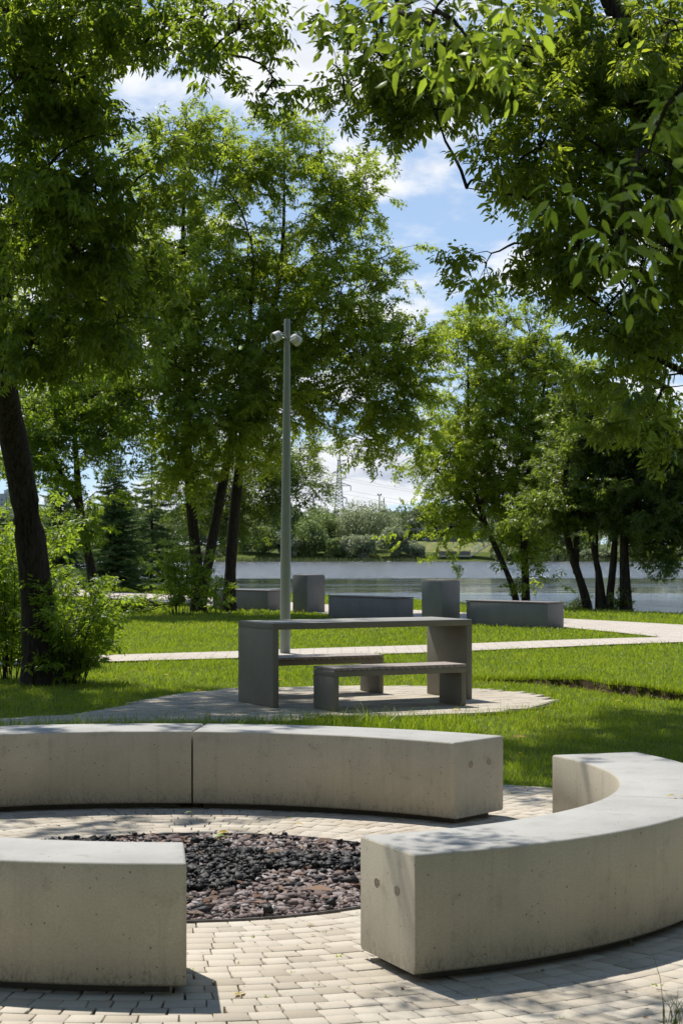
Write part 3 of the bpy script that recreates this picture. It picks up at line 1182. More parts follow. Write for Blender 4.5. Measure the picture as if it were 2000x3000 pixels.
cf = (-1.116, 8.776)         # far pair
rf, Rf = 2.644, 3.148
aj = ang(gt(565, 2141), cf)
arc_bench('curved concrete bench left of the joint, its far end cut off by the left edge', cf, rf, Rf, 2.62, 2.62, aj + 0.0022, aj + 0.0022)
arc_bench('far curved bench right of the joint, with two round plugs on its right end', cf, rf, Rf, aj - 0.0022, aj - 0.0022,
          ang(gt(1330, 2175.6), cf), ang(gt(1472.5, 2155.2), cf), plugs=[(1, (0.33, 0.70), (0.335, 0.335))])
cr = (-0.748, 9.22)          # right pair
rr_, Rr = 2.088, 2.58
ajr = ang(gt(1789, 2330), cr)
arc_bench('farther curved bench of the right pair, with pencil-like cracks on its inner face', cr, rr_, Rr, ang(gt(1630.6, 2210.6), cr), ang(gt(1847.5, 2203), cr), ajr + 0.002, ajr + 0.002)
arc_bench('nearest right curved bench, showing its plugged end face and long shaded outer side', cr, rr_, Rr, ajr - 0.002, ajr - 0.002,
          ang(gt(1056.5, 2447.6), cr), ang(gt(1215, 2503.7), cr), plugs=[(1, (0.32, 0.69), (0.318, 0.318))])
cl = (-0.616, 9.22)          # near left
rl, Rl = 2.075, 2.555
arc_bench('nearest left curved concrete bench, running out of the lower left edge', cl, rl, Rl, ang(gt(544, 2456), cl) , ang(gt(547, 2527.6), cl), -2.35, -2.35)

# ------------------------------------------------------------------ picnic table and two slatted benches
TA = R(27.5)


def portal(name, t, L, W, H, th, mat, topname):
    """two legs and a top, standing 6 mm clear of the pavers on their shadow gap"""
    m = MB(); m.box(0, L, 0, W, H - th, H, bev=0.004); m.build(topname, mat, t, True)
    for x in (0.0, L - th):
        m = MB(); m.box(x, x + th, 0, W, 0.004, H - th - 0.0005, bev=0.004); m.build('leg', mat, t, True)


tp = G(799.5, 2074)
tab = thing('picnic_table', 'grey concrete slab table standing between two slatted benches', 'table', (tp[0], tp[1], 0), TA)
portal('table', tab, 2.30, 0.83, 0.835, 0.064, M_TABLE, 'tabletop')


def slat_bench(px, label):
    t = thing('slatted_bench', label, 'bench', (px[0], px[1], 0), TA, 'slatted benches at the concrete table')
    L, W, H = 1.49, 0.44, 0.389
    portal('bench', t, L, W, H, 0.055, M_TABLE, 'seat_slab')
    n = 21
    st = L / n
    for i in range(n):
        m = MB()
        m.box(i * st + 0.004, (i + 1) * st - 0.004, -0.008, W + 0.008, H + 0.005, H + 0.031, bev=0.0025)
        m.build('slat', M_WOOD, t)
    m = MB()
    for y in (0.06, W - 0.1):
        m.box(0.01, L - 0.01, y, y + 0.04, H, H + 0.0045)
    m.build('batten', M_STEEL, t)
    return t


slat_bench(G(977.9, 2085.4), 'slatted bench on the near side of the concrete table')
slat_bench((0.484 - 1.349, 20.38 - 0.66), 'slatted bench on the far side of the table, half hidden behind its leg')

# ------------------------------------------------------------------ benches and columns by the water
def far_bench(label, x, ytop, ang_, L):
    d = FPX * (CAMH - 0.464) / (ytop - YH)
    px = ((x - 1000) * d / FPX, d)
    t = thing('plank_bench', label, 'bench', (px[0], px[1], -0.03), ang_, 'concrete benches with plank tops by the water')
    W, H = 0.50, 0.49
    m = MB(); m.box(-L, 0, 0, W, 0, H, bev=0.008); m.build('base', M_FAR, t, True)
    m = MB()
    for k in range(5):
        m.box(-L - 0.015, 0.015, -0.012 + k * 0.105, -0.012 + k * 0.105 + 0.098, H + 0.006, H + 0.034, bev=0.003)
    m.build('plank_top', M_DARKWOOD, t)
    return t


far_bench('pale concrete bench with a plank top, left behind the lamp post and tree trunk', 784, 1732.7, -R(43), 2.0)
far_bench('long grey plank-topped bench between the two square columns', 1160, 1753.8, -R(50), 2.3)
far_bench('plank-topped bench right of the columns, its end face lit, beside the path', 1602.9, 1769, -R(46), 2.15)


def column(label, x, ytop, H, ang_, S=0.56):
    d = FPX * (CAMH - H) / (ytop - YH)
    px = ((x - 1000) * d / FPX, d)
    t = thing('concrete_column', label, 'column', (px[0], px[1], -0.03), ang_, 'square concrete columns by the water')
    m = MB(); m.box(-S, 0, 0, S, 0, H + 0.03 - 0.012, bev=0.008); m.build('shaft', M_FAR, t, True)
    m = MB(); m.box(-S + 0.02, -0.02, 0.02, S - 0.02, H + 0.0185, H + 0.034, bev=0.003); m.build('cap', M_DARKWOOD, t, True)
    return t


column('square grey column just right of the lamp post', 900, 1684.5, 0.90, -R(49))
column('square grey column behind the right half of the table', 1293.5, 1700.2, 0.90, -R(45))

# ------------------------------------------------------------------ lamp post
lp = G(835, 1913)
lamp = thing('lamp_post', 'tall grey-green tapered post with two round spotlights near its top', 'lamp post', (lp[0], lp[1], -0.02))
m = MB()
HP = 5.02
m.lathe([(0.077, 0), (0.077, 1.5), (0.066, 2.6), (0.055, 3.8), (0.0455, 4.70)], 28, Matrix.Shear('XY', 4, (0.0066, 0.0)))
m.build('pole', M_POLE, lamp, True)
sh = 0.0066
m = MB(); m.lathe([(0.043, 4.70), (0.0425, 4.708)], 28, Matrix.Translation((sh * 4.7, 0, 0))); m.build('joint', M_BLACK, lamp, True)
m = MB(); m.lathe([(0.0448, 4.708), (0.0435, HP - 0.008), (0.038, HP)], 28, Matrix.Translation((sh * 4.85, 0, 0))); m.build('cap', M_POLE, lamp, True)


def spot(center, aim, pivot):
    """a drum spotlight looking along aim, hung on a two-armed bracket"""
    aim = Vector(aim).normalized()
    q = aim.to_track_quat('Z', 'X').to_matrix().to_4x4()
    M = Matrix.Translation(center) @ q @ Matrix.Scale(0.86, 4)
    m = MB()
    m.lathe([(0.045, -0.082), (0.078, -0.072), (0.084, -0.045), (0.084, -0.012), (0.081, -0.010), (0.081, -0.006), (0.087, -0.004), (0.088, 0.075), (0.079, 0.078), (0.076, 0.066)], 32, M)
    s = m.build('spotlight', M_LAMPW, lamp, True)
    m = MB(); m.lathe([(0.0765, 0.060), (0.0765, 0.0655), (0.02, 0.067)], 32, M); m.build('lens', M_GLASS, s, True)
    m = MB(); m.lathe([(0.0845, -0.0108), (0.0855, -0.0095), (0.0855, -0.0065), (0.0845, -0.0052)], 32, M); m.build('gasket', M_BLACK, s, True)
    a = Vector(center)
    side = aim.cross(Vector((0, 0, 1))).normalized()
    m = MB()
    for sg in (-1, 1):
        p0 = a + side * sg * 0.092 - aim * 0.03
        p1 = a + side * sg * 0.088 - aim * 0.10
        m.tube([p0, p1, Vector(pivot) + side * sg * 0.03], 0.011, 6)
    m.build('bracket', M_LAMPW, s, True)


zc = 1.6 + (1600 - 986) * lp[1] / FPX
spot((-0.155 + sh * zc, -0.02, zc + 0.02), (-0.72, -0.55, -0.40), (sh * zc - 0.03, -0.02, zc - 0.005))
spot((0.125 + sh * zc, 0.07, zc - 0.02), (0.62, 0.60, -0.45), (sh * zc + 0.03, 0.02, zc - 0.01))
m = MB()
m.tube([(-0.10 + sh * zc, -0.01, zc + 0.02), (-0.08 + sh * zc, -0.03, zc + 0.07), (-0.05 + sh * zc, -0.045, zc + 0.075), (-0.035 + sh * zc, -0.042, zc + 0.05)], 0.006, 6)
m.build('cable', M_BLACK, lamp, True)


# ------------------------------------------------------------------ foliage
def leaflet(detail):
    """unit leaflet along +x, width about 0.42, folded along the midrib; returns V, quads, tris"""
    if detail == 0:
        return np.array([(0, 0, 0), (0.42, -0.185, 0.05), (1, 0, -0.06), (0.42, 0.185, 0.05)]), np.array([[0, 1, 2, 3]]), np.zeros((0, 3), int)
    V = np.array([(0, 0, 0), (0.26, -0.175, 0.05), (0.62, -0.135, 0.03), (1, 0, -0.12), (0.62, 0.135, 0.03), (0.26, 0.175, 0.05), (0.28, 0, 0.0), (0.64, 0, -0.03)])
    Q = np.array([[1, 2, 7, 6], [6, 7, 4, 5]])
    T = np.array([[0, 1, 6], [0, 6, 5], [2, 3, 7], [7, 3, 4]])
    return V, Q, T


def frame(x, roll):
    """rotation matrices whose first column is x (n x 3) with random roll"""
    x = x / np.linalg.norm(x, axis=1, keepdims=True)
    up = np.tile(np.array([[0.0, 0, 1]]), (len(x), 1))
    up[np.abs(x[:, 2]) > 0.97] = (1, 0, 0)
    y = np.cross(up, x)
    y /= np.linalg.norm(y, axis=1, keepdims=True)
    z = np.cross(x, y)
    c, s = np.cos(roll)[:, None], np.sin(roll)[:, None]
    y2 = y * c + z * s
    z2 = -y * s + z * c
    return np.stack([x, y2, z2], 2)


def spray(L, nodes, leaflets, size, detail, droop):
    """a leafy twig along +x: opposite compound leaves with hanging leaflets"""
    lv, lq, lt = leaflet(detail)
    pos, dirs, szs = [], [], []
    for i in range(nodes):
        t = (i + 0.6) / nodes
        p = np.array((L * t, 0, -0.10 * L * t * t))
        for sg in ((-1, 1) if i < nodes - 1 else (-1, 1, 0)):
            az = sg * rng.uniform(0.5, 1.25)
            el = rng.uniform(-0.1, 0.5)
            r = np.array((math.cos(az) * math.cos(el), math.sin(az) * math.cos(el), math.sin(el)))
            roll = rng.uniform(-0.7, 0.7)
            r = np.array((r[0], r[1] * math.cos(roll) - r[2] * math.sin(roll), r[1] * math.sin(roll) + r[2] * math.cos(roll)))
            rl = size * rng.uniform(0.7, 1.3)
            grow = 1.0 - 0.45 * t
            for k in range(leaflets):
                if k == 0:
                    q, d = p + r * rl * 1.5 * grow, r
                else:
                    s2 = -1 if k % 2 else 1
                    q = p + r * rl * (0.6 + 0.75 * ((k - 1) // 2) / max(1, leaflets // 2)) * grow
                    sd = np.cross(r, (0, 0, 1.0))
                    sd /= np.linalg.norm(sd) + 1e-6
                    d = r * 0.45 + sd * s2 * 0.9
                q = q + np.array((0, 0, -0.25 * rl))
                d = d / np.linalg.norm(d) + np.array((0, 0, -droop * rng.uniform(0.5, 1.5))) + rng.normal(0, 0.18, 3)
                pos.append(q); dirs.append(d); szs.append(size * grow * rng.uniform(0.75, 1.25))
    pos, dirs, szs = np.array(pos), np.array(dirs), np.array(szs)
    Rm = frame(dirs, rng.normal(0, 0.6, len(pos)))
    V = np.einsum('nij,kj->nki', Rm, lv) * szs[:, None, None] + pos[:, None]
    off = (np.arange(len(pos)) * len(lv))[:, None, None]
    return V.reshape(-1, 3), (lq[None] + off).reshape(-1, 4), (lt[None] + off).reshape(-1, lt.shape[1])


def place_sprays(temps, pos, dirs, scale):
    """copies of the template sprays, all in one vertex / face array"""
    Vs, Qs, Ts = [], [], []
    base = 0
    ti = rng.integers(0, len(temps), len(pos))
    Rm = frame(dirs, rng.normal(0, 0.5, len(pos)))
    for k, (tv, tq, tt) in enumerate(temps):
        s = np.where(ti == k)[0]
        if not len(s):
            continue
        V = np.einsum('nij,kj->nki', Rm[s], tv) * scale[s][:, None, None] + pos[s][:, None]
        off = base + (np.arange(len(s)) * len(tv))[:, None, None]
        Vs.append(V.reshape(-1, 3))
        Qs.append((tq[None] + off).reshape(-1, 4))
        if len(tt):
            Ts.append((tt[None] + off).reshape(-1, 3))
        base += len(s) * len(tv)
    return np.concatenate(Vs), np.concatenate(Qs), (np.concatenate(Ts) if Ts else np.zeros((0, 3), int))


def tubes_np(paths, nside):
    """paths: list of (pts, radii) -> V, quads"""
    Vs, Fs = [], []
    base = 0
    for pts, rad in paths:
        pts = np.asarray(pts, float)
        t = np.gradient(pts, axis=0)
        fr = frame(t, np.zeros(len(pts)))
        a = np.arange(nside) * 2 * np.pi / nside
        off = np.cos(a)[None, :, None] * fr[:, None, :, 1] + np.sin(a)[None, :, None] * fr[:, None, :, 2]
        V = pts[:, None] + off * np.asarray(rad)[:, None, None]
        m = len(pts)
        i = np.arange(m - 1)[:, None] * nside
        k = np.arange(nside)[None]
        k2 = (k + 1) % nside
        F = np.stack([i + k, i + k2, i + nside + k2, i + nside + k], 2).reshape(-1, 4) + base
        Vs.append(V.reshape(-1, 3)); Fs.append(F)
        base += m * nside
    return np.concatenate(Vs), np.concatenate(Fs)


def smooth_path(pts, step):
    pts = np.asarray(pts, float)
    s = np.concatenate([[0], np.cumsum(np.linalg.norm(np.diff(pts[:, :3], axis=0), axis=1))])
    n = max(3, int(s[-1] / step))
    t = np.linspace(0, s[-1], n)
    out = np.stack([np.interp(t, s, pts[:, k]) for k in range(pts.shape[1])], 1)
    for _ in range(3):
        out[1:-1] = 0.25 * out[:-2] + 0.5 * out[1:-1] + 0.25 * out[2:]
    return out


def curve_to(a, b, up=0.25, n=7, jit=0.05):
    a, b = np.asarray(a), np.asarray(b)
    L = np.linalg.norm(b - a)
    mid = (a + b) / 2 + np.array((0, 0, up * L)) + rng.normal(0, jit * L, 3)
    t = np.linspace(0, 1, n)[:, None]
    p = (1 - t) ** 2 * a + 2 * t * (1 - t) * mid + t ** 2 * b
    p[1:-1] += rng.normal(0, 0.012 * L, (n - 2, 3))
    return p


def in_blobs(blobs, n, margin=0.0):
    w = np.array([b[6] if len(b) > 6 else b[3] * b[4] for b in blobs], float)
    idx = rng.choice(len(blobs), n, p=w / w.sum())
    u = rng.normal(size=(n, 3))
    u /= np.linalg.norm(u, axis=1, keepdims=True)
    u *= (rng.random(n) ** 0.42)[:, None]
    c = np.array([P(b[0], b[1], b[2]) if b[2] < 1e3 else b[:3] for b in blobs])
    k = 2000 / 1568 / FPX
    r = np.array([(b[3] * k * b[2], b[5], b[4] * k * b[2]) for b in blobs])
    r[:, [0, 2]] = np.maximum(r[:, [0, 2]] * 0.3, r[:, [0, 2]] - margin)
    return c[idx] + u * r[idx], c.mean(0)


def tree(name, label, group, stems, blobs, n1, n2, per, temps, leafmat, sig=0.35, droop=0.0, upk=0.22, r1=0.03, tw=0.007, margin=0.3, extra=None, category='tree', umin=0.35):
    """stems: list of lists of (x, y, z, radius); blobs place the crown; n1 limbs, n2 twigs, per sprays a twig"""
    base = stems[0][0][:3]
    t = thing(name, label, category, (base[0], base[1], base[2]), 0, group)
    B = np.array(base)
    paths_big, nodes = [], []
    for s in stems:
        sp_ = smooth_path(s, 0.35)
        sp_[:, :3] += np.cumsum(rng.normal(0, 0.004, (len(sp_), 3)), 0) * np.linspace(0, 1, len(sp_))[:, None]
        rad = sp_[:, 3] * (1 + rng.normal(0, 0.05, len(sp_)))
        paths_big.append((sp_[:, :3], rad))
        lo = sp_[:, 2] > base[2] + 1.0
        nodes.append(sp_[lo][:, :3] if lo.any() else sp_[-2:, :3])
    nodes = np.concatenate(nodes)
    ends, cen = in_blobs(blobs, n1, margin)
    order = np.argsort(np.linalg.norm(ends[:, None] - nodes[None], axis=2).min(1))
    limbs = []
    allnodes = nodes
    for e in ends[order]:
        dv = allnodes - e
        dist = np.linalg.norm(dv, axis=1) + 0.9 * np.maximum(0, dv[:, 2] + 0.2)
        j = dist.argmin()
        p = curve_to(allnodes[j], e, upk, 8, 0.06)
        L = np.linalg.norm(p[-1] - p[0])
        rr0 = min(r1, 0.010 + r1 * 0.22 * L)
        limbs.append((p, np.linspace(rr0, tw * 1.1, len(p))))
        allnodes = np.concatenate([allnodes, p[2:]])
    twigs = []
    which = rng.integers(0, n1, n2)
    te = ends[which] + rng.normal(0, 1, (n2, 3)) * np.array((sig, sig, sig * 0.8))
    for e in te:
        dv = allnodes - e
        dist = np.linalg.norm(dv, axis=1) + 0.4 * np.maximum(0, dv[:, 2])
        j = dist.argmin()
        twigs.append((curve_to(allnodes[j], e, 0.1, 5, 0.08), np.linspace(tw, tw * 0.4, 5)))
    pos, dirs = [], []
    for p, _ in twigs:
        ax = p[-1] - p[-2]
        ax = ax / (np.linalg.norm(ax) + 1e-6)
        for k in range(per):
            u = rng.uniform(umin, 1.0) if k else 1.0
            i = min(int(u * 4), 3)
            q = p[i] + (p[i + 1] - p[i]) * (u * 4 - i)
            d = ax * 0.8 + rng.normal(0, 0.55, 3) + np.array((0, 0, 0.12 - droop))
            pos.append(q); dirs.append(d)
    if extra is not None:
        ep, ed = extra
        pos += list(ep); dirs += list(ed)
    pos, dirs = np.array(pos), np.array(dirs)
    V, Q, T = place_sprays(temps, pos, dirs, rng.uniform(0.75, 1.2, len(pos)))
    me = mesh_np('crown', V - B, [Q, T], leafmat)
    link('crown', me, t)
    Va, Fa = tubes_np(paths_big, 14)
    Vb, Fb = tubes_np(limbs, 6)
    Vc, Fc = tubes_np(twigs, 4)
    Vw = np.concatenate([Va, Vb, Vc]) - B
    Fw = [Fa, Fb + len(Va), Fc + len(Va) + len(Vb)]
    # flare the root collar of the main stems
    z = Vw[:len(Va), 2]
    link('trunk', mesh_np('trunk', Vw, Fw, M_BARK, True), t)
    return t


def st(*pts):
    """stem from overview pixels: (xd, yd, d, radius)"""
    return [(*P(a, b, d), r) for a, b, d, r in pts]


def ground_stem(stem):
    x, y, z, r = stem[0]
    return [(x, y, float(ground_z(np.array([x]), np.array([y]))[0]) - 0.05, r * 1.35), (x, y, 0.18, r)] + stem[1:]


T_NEAR = [spray(0.14, 2, 3, 0.076, 1, 1.0) for _ in range(4)]
T_FORE = [spray(0.28, 5, 5, 0.098, 1, 1.0) for _ in range(6)]
T_MID = [spray(0.45, 6, 5, 0.13, 0, 0.9) for _ in range(8)]
T_SHRUB = [spray(0.42, 5, 5, 0.115, 1, 0.45) for _ in range(5)]

# --- left foreground tree
b = [(-100, 560, 18, 130, 160, 1.2), (60, 80, 14, 120, 120, 1.0), (190, 50, 13.5, 110, 90, 1.0), (320, 20, 13.3, 110, 55, .7, 4500), (450, 25, 13, 110, 38, .6, 2600), (560, 60, 13, 60, 30, .5, 1200), (560, 135, 13, 75, 26, .4, 1300),
     (640, 185, 13, 40, 20, .35, 700), (585, 275, 13, 20, 22, .3, 450), (470, 170, 13.5, 70, 24, .4, 1200), (310, 140, 14, 70, 45, .7, 2600), (150, 220, 14.5, 130, 110, 1.2),
     (40, 300, 15, 100, 130, 1.2), (250, 320, 14.5, 80, 55, .8), (365, 375, 15, 30, 18, .4, 700), (140, 430, 15, 130, 100, 1.2), (240, 470, 15, 80, 50, .8), (60, 550, 16, 110, 120, 1.2),
     (190, 600, 16, 130, 80, 1.0), (310, 640, 17, 60, 40, .7), (100, 720, 17, 130, 90, 1.2), (240, 740, 17, 110, 70, 1.0), (80, 800, 18, 100, 50, 1.0), (210, 805, 18, 100, 36, .8, 2600), (310, 780, 18, 60, 34, .7, 1400), (290, 590, 16, 80, 50, .7, 2500)]
def puffs(lst, per=95):
    ep_, ed_ = [], []
    for x, y, z, r in lst:
        n_ = int((per if r < 0.9 else per * 0.7) * r * r)
        u = rng.normal(size=(n_, 3)); u /= np.linalg.norm(u, axis=1, keepdims=True)
        ep_ += list(np.array((x, y, z)) + u * r * (rng.random((n_, 1)) ** 0.4)); ed_ += list(u + (0, 0, -0.3))
    return ep_, ed_


SHADE1 = [(-3.4, 22, 9.2, 1.0), (-4.4, 22.5, 9.2, 1.2), (-5.4, 23, 9.4, 1.3), (-3.6, 24, 9.8, 1.1), (-4.8, 24.6, 10, 1.3), (-4.1, 25.8, 10.3, 1.0), (-6, 25, 10, 1.5), (-6.4, 22, 8.6, 1.4), (-5.2, 20.6, 8.0, 1.2), (-4.2, 20.9, 8.3, 1.1),
          (-5.6, 21.5, 5.6, 1.2), (-6.5, 24, 7, 1.5), (-6.2, 20.5, 5.4, 1.2), (-7, 22.5, 6.4, 1.4), (-3.3, 20.3, 8.4, .9), (-5.0, 18.8, 7.6, 1.1), (-4.2, 17.6, 7.4, .9), (-3.2, 18.4, 7.8, .8), (-2.4, 19.4, 8.3, .7),
          (-1.5, 18.5, 8.9, .5), (-0.8, 19.2, 9.0, .5),
          (-4.2, 15.4, 7.2, .42), (-3.6, 15.2, 7.0, .38), (-3.0, 15.6, 7.3, .38), (-2.5, 15.1, 7.0, .3), (-2.9, 14.2, 6.9, .34), (-3.7, 14.1, 6.8, .42)]
SHADE2 = [(-0.9, 17.0, 8.1, .55), (-0.3, 17.6, 8.2, .6), (0.3, 18.0, 8.2, .7), (-0.6, 18.7, 8.4, .6), (0.0, 19.3, 8.5, .6), (-0.2, 20.3, 8.8, .55), (0.4, 20.9, 9.0, .7), (0.6, 19.6, 8.7, .7), (0.9, 18.4, 8.3, .8), (-0.4, 16.5, 7.9, .45),
          (1.4, 17.5, 7.9, 1.0), (2.4, 17.2, 7.6, 1.2), (3.2, 17, 7, 1.4), (1.5, 20.2, 9.0, 1.0), (-0.6, 13.6, 7.0, .26), (-0.15, 14.2, 7.2, .28), (-0.3, 13.2, 6.8, .2), (-1.3, 19.3, 8.8, .5), (-.7, 19.7, 8.9, .7), (.0, 19.8, 8.8, .75), (.4, 20.7, 8.9, .8), (-.5, 20.7, 9.0, .5), (.0, 21.9, 9.2, .7), (.6, 22.2, 9.3, .8), (.2, 18.9, 8.6, .7), (.3, 23.2, 9.5, .6), (1.0, 21.4, 9.2, .8), (4.2, 18, 6.6, 1.4), (4.6, 16, 6.0, 1.3)]
SHADE1 += [(x - .45, y + .78, z + 1.5, r) for x, y, z, r in SHADE1 if z >= 8 and r >= .9]
b = [(q[0], q[1], 15.5 + (q[2] - 13) * 0.8, *q[3:]) for q in b]
main = ground_stem(st((100, 1568, 22, .215), (95, 1480, 22, .185), (78, 1280, 21.9, .175), (50, 1100, 21.7, .168), (20, 960, 21.4, .16), (6, 850, 21, .12), (12, 640, 20, .075), (36, 440, 19, .06), (60, 270, 18, .05), (128, 90, 17, .042), (150, -100, 16.5, .03)))
fork = st((18, 940, 21.3, .10), (-30, 850, 21, .09), (-120, 620, 20, .07), (-200, 300, 19, .05))
lowlimb = st((70, 1240, 21.9, .02), (85, 1140, 21.8, .012), (110, 1050, 21.5, .008))
tree('foreground_tree', 'dark leaning maple at the left edge, its thick trunk rising from the undergrowth', 'park trees on the lawn', [main, fork], b, 150, 600, 2, T_FORE, M_L_LEFT, sig=0.17, droop=0.25, r1=0.03, tw=0.005, margin=0.26, extra=puffs(SHADE1))
# its shaded side beyond the left edge of the photograph
# --- right foreground tree
b = [(760, 130, 17, 50, 50, .7), (720, 90, 17, 30, 40, .5), (860, 60, 17, 80, 60, .8), (910, 190, 17, 100, 50, .8), (800, 220, 17, 50, 20, .5), (1050, 150, 17, 140, 100, 1.1), (1000, 260, 17, 70, 40, .6), (1200, 130, 16, 140, 120, 1.2), (1350, 150, 16, 150, 140, 1.2),
     (1500, 170, 15.5, 120, 170, 1.2), (1025, 445, 17, 38, 26, .4), (1130, 400, 16.5, 80, 45, .7), (1250, 330, 16, 120, 80, 1.0), (1380, 380, 15.5, 110, 110, 1.1), (1500, 420, 15.5, 110, 130, 1.2),
     (1120, 600, 16.5, 50, 22, .5), (1230, 565, 16, 75, 38, .7), (1340, 560, 15.5, 110, 80, 1.0), (1480, 600, 15.5, 100, 110, 1.2), (1300, 660, 16, 55, 35, .6), (1400, 720, 15.5, 90, 60, .9), (1510, 760, 15.5, 90, 100, 1.1),
     (1420, 830, 15.5, 80, 50, .8), (1520, 890, 15, 60, 80, .9, 3600), (1490, 960, 15, 45, 30, .6, 900), (1550, 1010, 15, 35, 35, .5, 700), (1650, 500, 15.5, 120, 300, 1.5), (1700, 250, 15.5, 120, 200, 1.5)]
main = [(5.0, 16.2, -0.08, .26), (5.0, 16.2, 0.2, .21), (4.5, 16.0, 2.0, .17), (3.25, 15.7, 3.9, .13), (2.68, 15.5, 5.0, .105), (2.25, 15.4, 6.0, .085), (1.7, 15.3, 7.2, .06)]
l2 = [(2.68, 15.5, 5.0, .06), (2.0, 15.8, 5.7, .045), (1.2, 16.2, 6.0, .03), (0.3, 16.6, 6.0, .005)]
l3 = [(3.25, 15.7, 3.9, .06), (2.5, 15.8, 4.3, .04), (1.7, 16.0, 4.6, .014), (1.1, 16.3, 4.70, .004)]
l4 = [(4.5, 16.0, 2.0, .07), (3.6, 15.6, 2.75, .045), (2.7, 15.3, 3.0, .028), (2.1, 15.2, 3.35, .005)]
tree('foreground_tree', 'broad maple leaning in from beyond the right edge, its boughs filling the upper right', 'park trees on the lawn', [main, l2, l3, l4, [(1.7, 15.3, 7.2, .06), (1.2, 17, 8.2, .05), (.3, 19.5, 8.8, .035), (-.4, 21.5, 9.1, .015)]], b, 160, 680, 2, T_FORE, M_L_RIGHT, sig=0.17, droop=0.25, r1=0.028, tw=0.005, margin=0.26, extra=puffs(SHADE2, 130))
# --- near overhanging tree: bright leaves at the top, dark leaves at the right
b = [(690, 0, 5.8, 45, 18, .12, 900), (850, 0, 5.6, 60, 25, .2, 2800), (930, 20, 5.4, 60, 35, .2, 3600), (1000, 35, 5.3, 60, 50, .2, 4200), (1050, 55, 5.2, 50, 50, .2, 3600), (1085, 120, 5.2, 15, 25, .12, 900), (1140, -10, 5.3, 60, 25, .2, 1800),
     (1425, 540, 4.3, 22, 50, .15, 1600), (1440, 440, 4.3, 40, 60, .2, 1900), (1500, 330, 4.4, 50, 60, .2, 1900), (1555, 200, 4.5, 30, 90, .2, 2000), (1540, 60, 4.6, 40, 40, .2, 900)]
top = [(1.4, 6.6, 6.6, 1.1), (2.4, 6.8, 6.2, 1.2), (1.6, 5.6, 7.4, 1.2), (3.2, 5.2, 7.0, 1.5), (2.2, 3.8, 7.2, 1.5), (0.6, 2.8, 7.0, 1.4), (3.8, 3.0, 5.6, 1.5), (-0.6, 1.2, 6.6, 1.5), (1.6, 0.8, 7.8, 1.6), (3.2, 0.4, 6.0, 1.6), (-1.8, -0.8, 6.4, 1.5), (0.4, -1.4, 6.8, 1.6), (-.3, 5.85, 5.6, .5), (-.05, 5.8, 5.5, .45), (-.5, 6.0, 5.9, .45), (0.2, 5.6, 5.4, .5), (-.1, 5.6, 5.0, .35), (.6, 6.2, 6.3, .8), (.1, 6.4, 7.0, .7), (.9, 5.7, 5.9, .8), (-0.45, 8.9, 4.8, 0.28), (-0.75, 9.25, 4.75, 0.22), (-1.05, 9.05, 4.7, 0.16), (-0.2, 8.5, 4.8, 0.26), (0.1, 8.9, 5.0, 0.25)]  # leaf clumps above the frame, added to shade the leaves and block sky
main = [(2.9, 5.6, -0.08, .22), (2.9, 5.6, 0.2, .18), (2.7, 5.5, 2.0, .15), (2.3, 5.3, 3.8, .11), (1.7, 4.6, 5.4, .08), (0.9, 3.4, 6.4, .055), (0.0, 1.6, 6.8, .03)]
l2 = [(2.35, 5.35, 3.6, .03), (1.5, 5.3, 4.3, .02), (0.9, 5.3, 3.9, .012), (0.35, 5.35, 3.35, .006)]
l3 = [(2.4, 5.4, 3.3, .03), (1.9, 4.8, 3.7, .02), (1.5, 4.5, 3.4, .011), (1.15, 4.3, 2.95, .005)]
l5 = [(1.7, 4.6, 5.4, .04), (0.9, 6.4, 5.4, .03), (0.0, 8.2, 5.1, .02), (-0.7, 9.1, 4.85, .008)]
l4 = [(1.9, 4.9, 4.9, .05), (2.6, 5.4, 5.9, .035), (2.8, 4.6, 6.8, .02)]
ep, ed = [], []
for x, y, z, r in top:
    n = int((230 if r > 0.6 else 520 if r > 0.32 else 480) * r * r) + 2
    u = rng.normal(size=(n, 3)); u /= np.linalg.norm(u, axis=1, keepdims=True)
    ep += list(np.array((x, y, z)) + u * r * (rng.random((n, 1)) ** 0.4)); ed += list(u + (0, 0, -0.3))
tree('overhanging_tree', 'nearest tree, reaching in overhead with large bright leaves and blurred dark leaves at right', 'park trees on the lawn', [main, l2, l3, l4, l5], b, 20, 46, 1, T_NEAR, M_L_NEAR, sig=0.05, droop=0.5, r1=0.008, tw=0.0025, margin=0.10, extra=(ep, ed), umin=0.9)
# small bough above the frame that dapples the pavers
# --- middle trees
b = [(520, 330, 46, 40, 60, 1.0), (590, 400, 46, 50, 60, 1.0), (300, 560, 46, 60, 110, 1.6), (400, 330, 46, 60, 90, 1.5), (430, 275, 46, 16, 60, .4, 4200), (460, 330, 46, 30, 60, .6, 3000), (340, 420, 46, 60, 110, 1.6), (470, 480, 46, 110, 130, 2.0), (560, 430, 46, 50, 60, 1.0), (380, 620, 46, 120, 150, 2.2), (500, 680, 46, 120, 150, 2.2),
     (330, 800, 46, 90, 120, 2.0), (450, 860, 46, 110, 110, 2.0), (420, 1000, 46, 70, 70, 1.4), (330, 960, 46, 60, 70, 1.4), (570, 560, 46, 80, 110, 1.5), (560, 820, 46, 70, 110, 1.4),
     (440, 720, 44.4, 90, 140, .6, 8000), (420, 900, 44.4, 80, 110, .6, 9000), (520, 800, 44.4, 80, 130, .6, 8000), (490, 960, 44.4, 70, 60, .6, 6000), (380, 1060, 45, 50, 60, .8, 6000), (560, 940, 44.6, 50, 60, .5, 6000), (440, 1080, 45, 40, 40, .5, 3000), (250, 900, 45, 60, 90, 1.0, 8000)]
